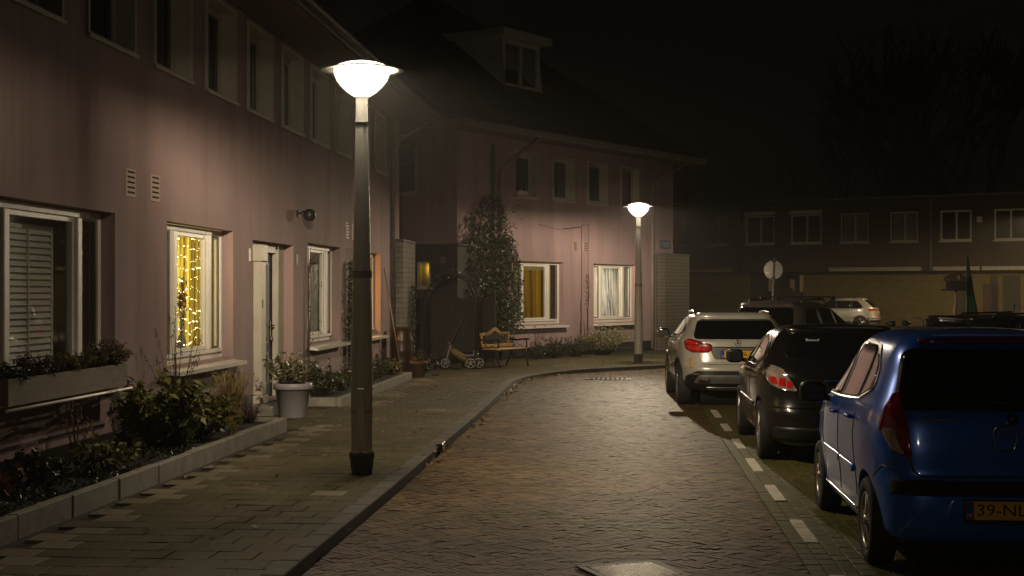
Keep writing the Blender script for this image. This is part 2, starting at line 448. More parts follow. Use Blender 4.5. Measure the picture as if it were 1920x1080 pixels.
M['paint'] = mat('white_marking_brick', (.60,.56,.45), (.42,.38,.30), .6, scale=8, bump=.3, bscale=60, island=.12)

# ground sheet to the horizon
g = MB(); g.quad((-400,-400,-.018),(400,-400,-.018),(400,400,-.018),(-400,400,-.018))
struct('ground', g, M['farground'])
rng = random.Random(3)
PL0 = Vector((2.08, 9.48)); PLD = Vector((.0787, 1.0)).normalized()       # left edge of the parking line
PLN = Vector((PLD.y, -PLD.x))                                            # towards the bays
def pl(s, d): return PL0 + PLD*s + PLN*d
# road: herringbone bricks
roadline = [pl(-16, -.115), pl(60, -.115)]
mb = MB()
W = .0515
ca = cos(radians(-45)-TH); sa = sin(radians(-45)-TH)
def rot(p): return Vector((p[0]*ca - p[1]*sa + 1.0, p[0]*sa + p[1]*ca + 18.0))
K = 400
for n in range(-K, K):
    for m_ in range(-90, 90):
        for kind in (0, 1):
            if kind == 0: x, y, w, h = n+8*m_, n, 4, 1
            else: x, y, w, h = n+7+8*m_, n, 1, 4
            c = rot(((x+w/2)*W, (y+h/2)*W))
            if c.y < 4.0 or c.y > 36.5 or c.x < -1.9 or c.x > 5.2: continue
            gp = .0014
            poly = [rot((a*W, b*W)) for a, b in ((x+gp/W, y+gp/W), (x+w-gp/W, y+gp/W), (x+w-gp/W, y+h-gp/W), (x+gp/W, y+h-gp/W))]
            poly = clip_line(poly, KERB, False, .02)
            if len(poly) >= 3: poly = clip_half(poly, roadline[0] - PLN*.004, -PLN)
            if len(poly) >= 3: block(mb, poly, 0, .018, .0030, rng, .015)
struct('road', mb, M['roadbrick'])
# gutter course, parking bays
mb = MB(); s = -6.0
while s < 26:
    for k in range(1):
        a, b = -.110+k*.105, -.008+k*.105
        block(mb, [pl(s, a), pl(s, b), pl(s+.204, b), pl(s+.204, a)], 0, .02, .005, rng, .012)
    s += .21
struct('gutter_course', mb, M['mossbrick'])
DASH = [(-.05,-1.0),(1.19,2.25),(3.32,4.36),(5.42,6.58),(7.62,8.72),(9.82,10.82),(11.92,13.22)]
mb = MB(); s = -6.0; row = 0
while s < 26:
    mid = s+.1
    if not any(min(d) <= mid <= max(d) for d in DASH):
        block(mb, [pl(s, 0.0), pl(s, .1), pl(s+.204, .1), pl(s+.204, 0.0)], 0, .02, .005, rng, .012)
    s += .21
y = .108
while y < 5.2:
    s = -5.0 + (row % 2)*.105
    while s < 24:
        block(mb, [pl(s, y), pl(s, y+.1), pl(s+.202, y+.1), pl(s+.202, y)], 0, .02, .006, rng, .016)
        s += .21
    row += 1; y += .106
struct('parking_bay', mb, M['mossbrick'])
for i, d in enumerate(DASH):
    mb = MB(); a, b = min(d), max(d); k = max(4, round((b-a)/.21)); st = (b-a)/k
    for j in range(k):
        block(mb, [pl(a+j*st, 0), pl(a+j*st, .1), pl(a+(j+1)*st-.005, .1), pl(a+(j+1)*st-.005, 0)], .003, .02, .004, rng, .008)
    struct('road_marking', mb, M['paint'])
mb = MB()
mb.quad((-2.6,-3,-.012),(8,-3,-.012),(12,36.6,-.012),(-1.5,36.6,-.012))
struct('road_bed', mb, M['mortar'])
# kerb stones
mb = MB()
def resample(pts, step):
    out = [pts[0]]; acc = 0
    for a, b in zip(pts[:-1], pts[1:]):
        l = (b-a).length; d = step-acc
        while d <= l:
            out.append(a+(b-a)*(d/l)); d += step
        acc = l-(d-step)
    return out
kp = resample(KERB, .5); kb = resample(offset_line(KERB, .15), .5)
kb = offset_line(kp, .15)
for i in range(len(kp)-1):
    t = (kp[i+1]-kp[i]).normalized()*.004
    if i % 2: t = t*0
    poly = [kp[i]+t, kp[i+1]-(t*0), kb[i+1], kb[i]+t]
    block(mb, poly, PZ+.008, .14, .012, rng, .002)
struct('kerb', mb, M['kerb'])
# pavement sheet and tiles
mb = MB()
bk = [(p.x, p.y, PZ-.022) for p in KBACK]
poly = bk + [(14.5,62,PZ-.022),(-14,62,PZ-.022),(-14,-3,PZ-.022)]
mb.add(poly, [tuple(range(len(poly)))])
struct('pavement_bed', mb, M['mortar'])
mb = MB(); lt = MB()
T = .302
for r in range(-2, 130):
    for c in range(0, 40):
        s0 = 3 + r*T; o0 = .02 + c*T
        if r % 2: o0 -= T/2
        if o0 < .0: continue
        p = h1(s0+T/2, o0+T/2)
        if p.y > 41 or p.x > 6.5: continue
        if s0 < 18.35 and o0 < .97: continue
        if 22.0 < s0+.2 < 29.2 and o0 < .92: continue
        q = p - O2
        if q.dot(IN2) > .1 and q.dot(U2) > -3: continue
        gp = .004
        P_ = [h1(s0+gp, o0+gp), h1(s0+T-gp, o0+gp), h1(s0+T-gp, o0+T-gp), h1(s0+gp, o0+T-gp)]
        P_ = [Vector((v.x, v.y)) for v in P_]
        P_ = clip_line(P_, KBACK, True, .004)
        if len(P_) < 3: continue
        light = (s0 < 19 and .97 <= o0 < 1.3 and rng.random() < .8) or (22 < s0 < 29.3 and .9 <= o0 < 1.25 and rng.random() < .55) or rng.random() < .012
        block(lt if light else mb, P_, PZ, .024, .0035, rng, .008)
struct('pavement', mb, M['tile']); struct('pavement_light_tiles', lt, M['lighttile'])

# fallen leaves in the gutter
mb = MB(); rl = random.Random(5)
for i in range(420):
    k = rl.uniform(0, 1)
    if i < 330:
        j = rl.uniform(4.2, len(KERB)-6.2); a = KERB[int(j)]; b = KERB[int(j)+1]; p = a + (b-a)*(j-int(j))
        d = abs(rl.gauss(0, .09)) + .015; p = p + Vector((d, -d*.1)); z = .006
    else:
        q = h1(rl.uniform(9, 30), rl.uniform(1.1, 3.4)); p = Vector((q.x, q.y)); z = PZ+.006
    r_ = rl.uniform(.018, .042); an = rl.uniform(0, 6.3); tl = rl.uniform(-.5, .5)
    u = Vector((cos(an), sin(an), tl))*r_; v = Vector((-sin(an), cos(an), rl.uniform(-.3,.5)))*r_*.6
    c = Vector((p.x, p.y, z + abs(tl)*r_))
    mb.add([c-u, c+v, c+u, c-v], [(0,1,2,3)])
tag(mb.obj('fallen_leaves', leafmat('dead_leaf', (.30,.19,.07), (.07,.04,.02), .6)), kind='stuff')

# ironwork in the paving
t = tag(thing('manhole_cover', 'worn studded iron manhole cover in the brick road nearest the camera', 'manhole cover', (.80, 9.50, .004), radians(20)))
mb = MB(); 
mb.box(-.46,.46,-.44,-.36,0,.012,.004); mb.box(-.46,.46,.36,.44,0,.012,.004); mb.box(-.46,-.38,-.358,.358,0,.012,.004); mb.box(.38,.46,-.358,.358,0,.012,.004)
mb.obj('frame', mat('worn_iron_frame', (.05,.045,.038), (.03,.026,.022), .6, .5, scale=12), t)
mb = MB(); mb.box(-.375,.375,-.355,.355,-.01,.006)
for i in range(20):
    for j in range(19):
        x = -.355 + i*.0374; y = -.335 + j*.0372 + (.0186 if i % 2 else 0)
        if y > .345: continue
        mb.box(x-.0115, x+.0115, y-.0115, y+.0115, .0062, .013, .004)
mb.obj('lid', mat('worn_iron_lid', (.20,.16,.11), (.08,.065,.048), .38, .8, scale=9, rvar=.08), t)
t.scale = (.64,.66,1)
t = tag(thing('drain_grate', 'flat iron gully grate set in the road near the far bend', 'drain grate', (2.02, 30.6, .003), -TH))
mb = MB()
for i in range(9): mb.box(-.40+i*.1, -.36+i*.1, -.24, .24, 0, .012, .003)
mb.obj('bars', mat('worn_grate', (.24,.2,.16), (.12,.1,.08), .3, .85, scale=9), t)
mb = MB(); mb.box(-.46,.50,-.30,-.245,0,.013,.003); mb.box(-.46,.50,.245,.30,0,.013,.003); mb.box(-.46,-.41,-.243,.243,0,.013,.003); mb.box(.45,.50,-.243,.243,0,.013,.003)
mb.obj('frame', M['iron'], t)
kx, ky = -.79, 16.6
t = tag(thing('kerb_inlet', 'small upright steel kerb inlet flap standing in the pavement edge', 'kerb inlet', (-.83, 16.6, PZ), -TH))
mb = MB(); mb.box(-.03,.04,-.12,.12,-.07,.03,.008); mb.obj('housing', M['iron'], t)
mb = MB(); mb.box(.041,.045,-.10,.10,-.05,.02); mb.box(-.032,.043,-.125,.125,.031,.038,.003); mb.obj('lid', mat('inlet_steel', (.3,.28,.25),(.2,.19,.17),.35,.7), t)

# ------------------------------------------------------------------ street lamps
M['bowl'] = None
def bowlmat(nm='lit_bowl', strength=None, solid=.35):
    m, nt, out = newmat(nm)
    e = N(nt, 'ShaderNodeEmission'); e.inputs[0].default_value = (1, .90, .74, 1); e.inputs[1].default_value = strength or BOWL
    t = N(nt, 'ShaderNodeBsdfTransparent'); mx = N(nt, 'ShaderNodeMixShader'); mx.inputs[0].default_value = solid
    L(nt, t.outputs[0], mx.inputs[1]); L(nt, e.outputs[0], mx.inputs[2]); L(nt, mx.outputs[0], out.inputs[0]); return m
BOWL = 3.8
M['bowl'] = bowlmat()
M['bulbcap'] = bowlmat('lit_lamp_crown', 4.5, .99)
M['lampring'] = mat('lamp_ring_paint', (.34,.32,.28), (.27,.25,.22), .5)
def make_lamp(label):
    t = thing('street_lamp', label, 'street lamp', (0,0,0), 0, 'bowl topped street lamps along the street')
    mb = MB(); mb.smooth = False
    prof = [(0,0),(.098,0),(.100,.02),(.122,.19),(.123,.205),(.112,.225),(.103,.232)]
    mb.lathe(prof, 8, smooth=False); mb.obj('base', mat('mast_foot', (.10,.085,.07), (.06,.052,.043), .65), t)
    mb = MB()
    mb.lathe([(.102,.232),(.106,.8),(.104,1.2),(.091,1.9),(.072,2.9),(.0605,3.50),(.0565,3.71),(.064,3.744)], 28)
    mb.obj('mast', M['mast'], t)
    mb = MB(); mb.tube([(.064*cos(q), .064*sin(q), 3.50+.010*sin(q*1.0)) for q in [i*2*pi/16 for i in range(17)]], .006, 6)
    mb.tube([(.05,-.05,3.50),(.03,-.068,3.47)], .005, 6); mb.obj('tie_wire', M['iron'], t)
    mb = MB(); b = [(.066,3.745),(.10,3.765),(.15,3.80),(.20,3.85),(.245,3.91),(.268,3.97),(.272,4.02)]
    mb.lathe(b, 40); mb.obj('bowl', M['bowl'], t)
    mb = MB(); mb.lathe([(.274,4.024),(.34,4.018),(.40,4.006),(.405,4.010),(.40,4.016),(.34,4.03),(.274,4.036)], 48); mb.obj('ring', M['lampring'], t)
    mb = MB(); mb.lathe([(.273,4.038),(.24,4.058),(.17,4.082),(.08,4.10),(0,4.104)], 40); mb.obj('crown', M['bulbcap'], t)
    mb = MB(); mb.smooth = False
    mb.box(-.035,.035,-.112,-.09,.50,.86,.006); mb.obj('access_door', M['mast'], t)
    mb = MB(); mb.box(-.135,-.085,-.05,.05,.98,1.03,.008); mb.obj('bracket', mat('bracket_tape', (.55,.5,.42), (.45,.4,.33), .5), t)
    for z0, z1 in ((1.95, 2.02), (.62, .64)):
        mb = MB(); r = .099 if z0 > 1 else .1075
        mb.lathe([(r, z0), (r, z1)], 28); mb.obj('tape_band', mat('mast_grime', (.34,.32,.28), (.26,.24,.21), .6) if 'mast_grime' not in bpy.data.materials else bpy.data.materials['mast_grime'], t)
    return t
lampA = make_lamp('tall lit street lamp nearest the camera, on the pavement before the pink terraced house')
lampA.location = (-1.46, 14.0, PZ); lampA.scale = (1,1,.979)
lampB = copy_tree(lampA); lampB['label'] = 'smaller looking lit street lamp at the bend before the corner house'
lampB.location = (3.18, 36.2, PZ)
for c in list(lampB.children):
    if c.name.startswith('bracket'): bpy.data.objects.remove(c)
def lamp_light(loc, w, name='lamp_light', rad=.05, col=(1.0, .815, .57), along=None, base=.03, lobe=15.0, across=3.4, nadir=.8, back=.3):
    l = bpy.data.lights.new(name, 'POINT'); l.energy = w; l.shadow_soft_size = rad; l.color = col
    o = bpy.data.objects.new(name, l); COL.objects.link(o); o.location = loc
    if along is not None:
        # street optic: weak straight down and sideways, strong along the street
        l.use_nodes = True; nt = l.node_tree; nt.nodes.clear()
        out = N(nt, 'ShaderNodeOutputLight'); e = N(nt, 'ShaderNodeEmission'); L(nt, e.outputs[0], out.inputs[0])
        tc = N(nt, 'ShaderNodeTexCoord'); d = N(nt, 'ShaderNodeVectorMath', operation='DOT_PRODUCT'); d.inputs[1].default_value = along
        L(nt, tc.outputs['Normal'], d.inputs[0])
        ab = N(nt, 'ShaderNodeMath', operation='ABSOLUTE'); L(nt, d.outputs['Value'], ab.inputs[0])
        p8 = N(nt, 'ShaderNodeMath', operation='POWER'); p8.inputs[1].default_value = 6; L(nt, ab.outputs[0], p8.inputs[0])
        m1 = N(nt, 'ShaderNodeMath', operation='MULTIPLY_ADD'); m1.inputs[1].default_value = .65; L(nt, ab.outputs[0], m1.inputs[0])
        sx = N(nt, 'ShaderNodeSeparateXYZ'); L(nt, tc.outputs['Normal'], sx.inputs[0])
        az = N(nt, 'ShaderNodeMath', operation='ABSOLUTE'); L(nt, sx.outputs[2], az.inputs[0])
        pz = N(nt, 'ShaderNodeMath', operation='POWER'); pz.inputs[1].default_value = 3; L(nt, az.outputs[0], pz.inputs[0])
        mz = N(nt, 'ShaderNodeMath', operation='MULTIPLY_ADD'); mz.inputs[1].default_value = nadir; mz.inputs[2].default_value = base; L(nt, pz.outputs[0], mz.inputs[0]); L(nt, mz.outputs[0], m1.inputs[2])
        m2 = N(nt, 'ShaderNodeMath', operation='MULTIPLY_ADD'); m2.inputs[1].default_value = lobe; L(nt, p8.outputs[0], m2.inputs[0]); L(nt, m1.outputs[0], m2.inputs[2])
        # shield on the house side, more light out over the road
        dc = N(nt, 'ShaderNodeVectorMath', operation='DOT_PRODUCT'); dc.inputs[1].default_value = (along[1], -along[0], 0); L(nt, tc.outputs['Normal'], dc.inputs[0])
        mc = N(nt, 'ShaderNodeMath', operation='MULTIPLY'); mc.inputs[1].default_value = across; L(nt, dc.outputs['Value'], mc.inputs[0])
        m3 = N(nt, 'ShaderNodeMath', operation='ADD'); mx_ = N(nt, 'ShaderNodeMath', operation='MAXIMUM'); mx_.inputs[1].default_value = 0; L(nt, mc.outputs[0], mx_.inputs[0]); L(nt, m2.outputs[0], m3.inputs[0]); L(nt, mx_.outputs[0], m3.inputs[1])
        bk = N(nt, 'ShaderNodeMapRange', i_From_Min=-.7, i_From_Max=.25, i_To_Min=back, i_To_Max=1.0); L(nt, d.outputs['Value'], bk.inputs['Value'])
        m4 = N(nt, 'ShaderNodeMath', operation='MULTIPLY'); L(nt, m3.outputs[0], m4.inputs[0]); L(nt, bk.outputs[0], m4.inputs[1])
        L(nt, m4.outputs[0], e.inputs[1])
    return o

def mast_fill_spot(x, y, z, w):
    """extra spot under the bowl, added to brighten the upper mast"""
    l = bpy.data.lights.new('added_mast_spot', 'SPOT'); l.energy = w; l.shadow_soft_size = .15; l.color = (1.0, .85, .62); l.spot_size = radians(110); l.spot_blend = 1.0
    o = bpy.data.objects.new('added_mast_spot', l); COL.objects.link(o); o.location = (x, y, z); return o
# ------------------------------------------------------------------ house building blocks (local frame: x along the front, y into the house, z up)
M['sillmetal'] = mat('sill_metal', (.74,.71,.65), (.62,.59,.53), .22, scale=5, rvar=.1)
def wall_holes(mb, x0, x1, z0, z1, holes, y=0.0, reveal=.15, rmat=None):
    """front face at y with rectangular openings and their reveals"""
    xs = sorted(set([x0, x1] + [h[0] for h in holes] + [h[1] for h in holes]))
    zs = sorted(set([z0, z1] + [h[2] for h in holes] + [h[3] for h in holes]))
    for a, b in zip(xs[:-1], xs[1:]):
        for c, d in zip(zs[:-1], zs[1:]):
            mx, mz = (a+b)/2, (c+d)/2
            if any(h[0] < mx < h[1] and h[2] < mz < h[3] for h in holes): continue
            mb.quad((a,y,c),(b,y,c),(b,y,d),(a,y,d))
    for h in holes:
        a, b, c, d = h[:4]; r = y + (h[4] if len(h) > 4 else reveal)
        cur = mb.cur
        if rmat is not None and len(h) > 5: mb.cur = rmat
        mb.quad((a,y,c),(a,r,c),(a,r,d),(a,y,d)); mb.quad((b,r,c),(b,y,c),(b,y,d),(b,r,d))
        mb.quad((a,y,d),(a,r,d),(b,r,d),(b,y,d)); mb.quad((a,r,c),(a,y,c),(b,y,c),(b,r,c))
        mb.cur = cur
def framebox(mb, x0, x1, z0, z1, w, y0, y1, bev=.006):
    mb.box(x0, x0+w, y0, y1, z0, z1, bev); mb.box(x1-w, x1, y0, y1, z0, z1, bev)
    mb.box(x0+w+.0005, x1-w-.0005, y0+.002, y1, z1-w, z1-.001, bev); mb.box(x0+w+.0005, x1-w-.0005, y0+.002, y1, z0+.001, z0+w, bev)
def triple_window(house, x0, x1, zb, zt, d=.15, sillw=.17, frame='white', sill=True, p1=None, p2=None):
    """wide opening: narrow pane, wide sash, narrow pane, moulded posts"""
    m = MB()
    rel = (x1-x0)/2.75
    fw = .075
    framebox(m, x0+.004, x1-.004, zb+.004, zt-.004, fw, d, d+.09)
    m.box(x0+fw+.005, x1-fw-.005, d-.03, d+.08, zb+.076, zb+.13, .008)
    p1 = p1 or x0 + .62*rel; p2 = p2 or x1 - .72*rel
    for p in (p1, p2): m.box(p, p+.115, d-.035, d+.09, zb+.131, zt-fw-.006, .01)
    # sash of the wide pane
    framebox(m, p1+.118, p2-.003, zb+.134, zt-fw-.008, .05, d+.004, d+.06, .005)
    w = m.obj('window', M[frame], house)
    for a, b, c, e in ((x0+fw, p1, zb+.13, d+.05), (p1+.166, p2-.05, zb+.18, d+.035), (p2+.115, x1-fw, zb+.13, d+.05)):
        q = MB(); zz = zt-fw-(.055 if b-a > .8 else 0)
        q.pane(a+.0005, b-.0005, e, c, zz); q.obj('pane', M['glass'], w)
    # black glazing bead round the narrow panes
    for a, b in ((x0+fw+.001, p1-.001), (p2+.116, x1-fw-.001)):
        q = MB(); framebox(q, a, b, zb+.132, zt-fw-.002, .028, d+.02, d+.048, .003); q.obj('bead', M['greypaint'], w)
    if sill:
        q = MB()
        for a, b, y0, y1, z in ((x0-.02, x1+.05, -sillw, d+.0, zb),):
            q.add([(a,y0,z-.055),(b,y0,z-.055),(b,y1,z-.006),(a,y1,z-.006),(a,y0,z-.095),(b,y0,z-.095),(b,y1,z-.075),(a,y1,z-.075)],
                  [(0,1,2,3),(7,6,5,4),(4,5,1,0),(5,6,2,1),(6,7,3,2),(7,4,0,3)])
            q.box(a-.004, b+.004, y0-.012, y0-.001, z-.10, z-.045, .004)
        q.obj('sill', M['sillmetal'], w)
    return w
def box_window(house, x0, x1, zb, zt, d=.20, lit=None):
    """upper window: white boxed surround standing proud of the wall, deep white reveal, sash set back to one side"""
    m = MB()
    framebox(m, x0-.045, x1+.045, zb-.03, zt+.03, .05, -.035, d+.02, .005)
    m.box(x0-.06, x1+.06, -.06, -.036, zb-.045, zb+.0, .006)
    framebox(m, x0+.006, x1-.006, zb+.022, zt-.022, .085, d-.02, d+.06, .006)
    w = m.obj('window', M['creamtrim'], house)
    q = MB(); q.pane(x0+.09, x1-.09, d+.035, zb+.105, zt-.105); q.obj('pane', M['glass'], w)
    q = MB(); framebox(q, x0+.0915, x1-.0915, zb+.107, zt-.107, .035, d-.004, d+.034, .004); q.obj('sash', M['greypaint'], w)
    return w
def vent(house, x, z, y=0.0, w=.30, h=.31):
    m = MB(); m.box(x-w/2, x+w/2, y-.012, y+.01, z-h/2, z+h/2, .006)
    v = m.obj('vent', M['ventcol'], house)
    q = MB()
    for i in range(5):
        zz = z - h/2 + .05 + i*(h-.09)/4; q.box(x-w*.36, x+w*.36, y-.0165, y-.0122, zz-.008, zz+.012)
    q.obj('slots', M['dark'], v); return v
M['ventcol'] = mat('vent_plastic', (.42,.30,.24), (.36,.25,.2), .6)
def room(house, x0, x1, z0, z1, y0=.27, y1=2.6):
    m = MB()
    m.quad((x0,y1,z0),(x1,y1,z0),(x1,y1,z1),(x0,y1,z1)); m.quad((x0,y0,z0),(x0,y1,z0),(x0,y1,z1),(x0,y0,z1)); m.quad((x1,y0,z0),(x1,y1,z0),(x1,y1,z1),(x1,y0,z1))
    m.quad((x0,y0,z0),(x1,y0,z0),(x1,y1,z0),(x0,y1,z0)); m.quad((x0,y0,z1),(x1,y0,z1),(x1,y1,z1),(x0,y1,z1))
    return m.obj('room', M['room'], house)
def place(o, fr, x, y, z):
    """put a top-level thing at local x, y, z of a house frame"""
    O, U, I, rz = fr
    p = O + U*x + I*y; o.location = (p.x, p.y, z); o.rotation_euler = (0,0,rz); return o
F1 = (O1, U1, IN1, RZ1); F2 = (O2, U2, IN2, RZ2)
def room_lamp(fr, x, y, z, watts, col, r=.12):
    O, U, I, rz = fr; p = O+U*x+I*y
    return lamp_light((p.x, p.y, z), watts, 'room_light', r, col)
def curtain_mesh(x0, x1, z0, z1, folds, depth, y=.0, slant=0.0, seed=1):
    r = random.Random(seed); ph = [r.uniform(0,6.3) for _ in range(4)]
    m = MB()
    def f(u, v):
        x = x0 + (x1-x0)*u + slant*(1-v)**1.5*(1-u)
        yy = y + depth*(sin(u*folds*6.283+ph[0])*.6 + .4*sin(u*folds*2.3*6.283+ph[1]+v*.6)) 
        return (x, yy, z0+(z1-z0)*v)
    m.grid(f, max(40, folds*14), 8); return m
def pipe(house, pts, r=.045, name='downpipe', m='zinc'):
    q = MB(); q.tube(pts, r, 12); o = q.obj(name, M[m], house)
    for z in (1.0, 2.9, 4.6):
        c = MB()
        if pts[-1][2] > z: c.lathe([(r+.001, z), (r+.012, z+.002), (r+.012, z+.04), (r+.001, z+.042)], 14, (pts[-2][0] if len(pts) == 2 else pts[0][0], pts[0][1], 0))
        c.obj('pipe_bracket', M['zinc'], o)
    return o

# ------------------------------------------------------------------ left terrace house
H1 = thing('terraced_house', 'long pink stucco terraced house with white boxed windows along the left pavement', 'house', tuple(O1), RZ1)
ZB, ZT = .97, 2.68
WINS = [(11.40,14.70),(16.39,19.18),(23.70,26.40),(28.00,30.70)]
EAVE1 = 5.75
uw = [(13.22+2.0*i-1.30, 13.22+2.0*i) for i in range(-1, 10)]
holes = [(a,b,ZB,ZT,.16) for a,b in WINS] + [(20.2,22.67,.22,2.60,.30)] + [(a,b,4.43,5.66,.24,1) for a,b in uw] + [(6.0,8.75,ZB,ZT,.16)]
mb = MB(); wall_holes(mb, 0.0, 33.2, .40, EAVE1, holes, rmat=1)
mb.quad((33.2,0,.4),(33.2,9,.4),(33.2,9,EAVE1),(33.2,0,EAVE1)); mb.quad((0,9,.0),(33.2,9,0),(33.2,9,EAVE1),(0,9,EAVE1)); mb.quad((0,0,.0),(0,9,0),(0,9,EAVE1),(0,0,EAVE1))
mb.obj('wall', [M['stucco'], M['creamtrim']], H1)
mb = MB(); mb.box(0,20.1,-.03,.2,-.05,.398); mb.box(22.8,33.23,-.03,.2,-.05,.398); mb.obj('plinth', M['plinth'], H1)
# eaves and roof
mb = MB(); mb.box(-.2,33.6,-.86,.3,EAVE1,EAVE1+.06); mb.obj('soffit', mat('soffit_boards', (.12,.10,.085), (.09,.075,.06), .7, scale=2, stretch=(.3,6,1)), H1)
mb = MB(); mb.box(-.2,33.62,-.94,-.865,EAVE1+.0,EAVE1+.17,.02); mb.tube([(-.2,-.95,EAVE1+.14),(33.6,-.95,EAVE1+.14)], .055, 8); mb.obj('gutter', mat('dark_gutter', (.07,.06,.055), (.05,.043,.04), .6), H1)
mb = MB()
mb.add([(-.2,-.85,EAVE1+.13),(33.6,-.85,EAVE1+.13),(33.6,4.3,EAVE1+4.4),(-.2,4.3,EAVE1+4.4),(33.6,9.6,EAVE1+.13),(-.2,9.6,EAVE1+.13)], [(0,1,2,3),(3,2,4,5),(1,4,2),(0,3,5)])
mb.obj('roof', M['roof'], H1)
for a, b in uw: box_window(H1, a, b, 4.43, 5.66, .2)
for a, b in WINS: triple_window(H1, a, b, ZB, ZT, .15, .17 if a > 12 else .10, p1=12.28 if a < 12 else None, p2=13.98 if a < 12 else None)
triple_window(H1, 6.0, 8.75, ZB, ZT, .15)
for x in (15.15, 15.95): vent(H1, x, 3.03)
for x in (27.0, 27.62): vent(H1, x, 3.02)
pipe(H1, [(32.0,-.06,.1),(32.0,-.06,5.05),(32.05,-.2,5.3),(32.2,-.86,5.72)], .05)
# doorway: recessed, white posts, dark blue glazed door
m = MB(); m.box(20.2,20.945,.141,.20,.22,2.595,.004); m.box(20.65,20.90,-.01,.12,.34,2.30,.012); m.box(20.63,20.93,-.035,.135,2.302,2.55,.012); m.box(22.24,22.66,.15,.24,.22,2.595,.01)
m.box(20.96,22.23,.17,.25,2.46,2.594,.006); m.box(20.952,21.05,.145,.24,.22,2.455,.005)
door = MB()
dr = m.obj('door_frame', M['creamtrim'], H1)
door.box(21.06,22.285,.255,.30,.24,2.452); d_ = door.obj('door', mat('door_blue', (.030,.040,.075), (.022,.03,.058), .4, scale=3), H1)
q = MB(); framebox(q, 21.18, 22.02, 1.05, 2.32, .05, .236, .2545, .004); framebox(q, 21.18, 22.02, .42, .93, .05, .236, .2545, .004); q.obj('panel_moulding', M['greypaint'], d_)
q = MB(); q.box(21.235,21.965,.245,.254,1.105,2.265); q.obj('pane', M['autoglass'], d_)
q = MB(); q.box(22.10,22.16,.235,.254,1.15,1.40,.006); q.tube([(22.13,.235,1.33),(22.13,.17,1.33),(22.02,.165,1.33)], .012, 8); q.lathe([(.0,-.05),(.024,-.045),(.024,0)], 14, (22.13,.235,1.12), axis='y'); q.obj('handle', M['chrome'], d_)
q = MB(); q.box(20.2,22.67,-.28,.30,.0,.215,.012); q.obj('doorstep', M['concrete'], H1)
q = MB(); q.box(20.63,20.93,-.04,.13,.216,.338,.01); q.obj('post_base', M['creamtrim'], dr)
q = MB(); q.box(20.70,20.74,-.014,-.0105,1.62,1.74,.001); q.obj('letter_slot', M['dark'], dr)
# tiled porch wall at the end of the row
pw = thing('porch_wall', 'glazed white brick porch wall jutting out at the far end of the pink row', 'wall', tuple(h1(32.3,0)), RZ1)
mb = MB(); mb.box(0,1.8,-.24,.4,.05,3.0); mb.obj('brickwork', M['tilewhite'], pw)
mb = MB(); mb.box(-.02,1.82,-.26,.4,3.002,3.06,.01); mb.obj('coping', M['greypaint'], pw)
# wall lamp (not lit), plates
t = place(thing('wall_lamp', 'unlit black round wall lamp above the front door', 'wall lamp'), F1, 22.95, 0, 3.12)
q = MB(); q.lathe([(0,-.02),(.06,-.018),(.06,0)], 16, axis='y'); q.tube([(0,-.02,0),(0,-.10,.04),(0,-.16,.02)], .014, 8); q.obj('bracket', M['iron'], t)
q = MB(); q.lathe([(0,.10),(.05,.095),(.095,.05),(.105,0),(.095,-.05),(.05,-.095),(0,-.10)], 20, (0,-.20,-.02)); q.obj('shade', M['blackplastic'], t)
for x, lab, mm in ((20.02, 'small white house number plate left of the front door', 'white'), (22.88, 'small framed house number plate right of the front door', 'greypaint')):
    t = place(thing('number_plate', lab, 'house number'), F1, x, 0, 2.38)
    q = MB(); q.box(-.035,.035,-.012,0,-.09,.09,.004); q.obj('plate', M[mm], t)
    q = MB(); framebox(q, -.03, .03, -.085, .085, .012, -.016, -.0122, .001); q.obj('rim', M['creamtrim'], t)

# interiors behind the ground-floor windows
M['shutter'] = mat('shutter_white', (.85,.82,.76), (.78,.75,.69), .5)
t = place(thing('louvre_shutter', 'white louvred shutters closed behind the nearest ground-floor window', 'shutter'), F1, 0, 0, 0)
mb = MB()
for a, b in ((12.45,13.88),):
    framebox(mb, a, b, 1.1, 2.50, .045, .33, .36, .004)
    mb.box(13.26, 13.285, .318, .329, 1.15, 2.45)
mb.obj('shutter_frame', M['shutter'], t)
mb = MB(); z = 1.17
while z < 2.42:
    for a, b in ((12.496,13.834),):
        mb.add([(a,.325,z),(b,.325,z),(b,.365,z+.062),(a,.365,z+.062),(a,.331,z-.004),(b,.331,z-.004),(b,.371,z+.058),(a,.371,z+.058)], [(0,1,2,3),(7,6,5,4),(0,4,5,1),(2,6,7,3),(1,5,6,2),(3,7,4,0)])
    z += .062
mb.obj('slats', M['shutter'], t)
room(H1, 11.2, 15.0, .5, 2.9).name = 'room'
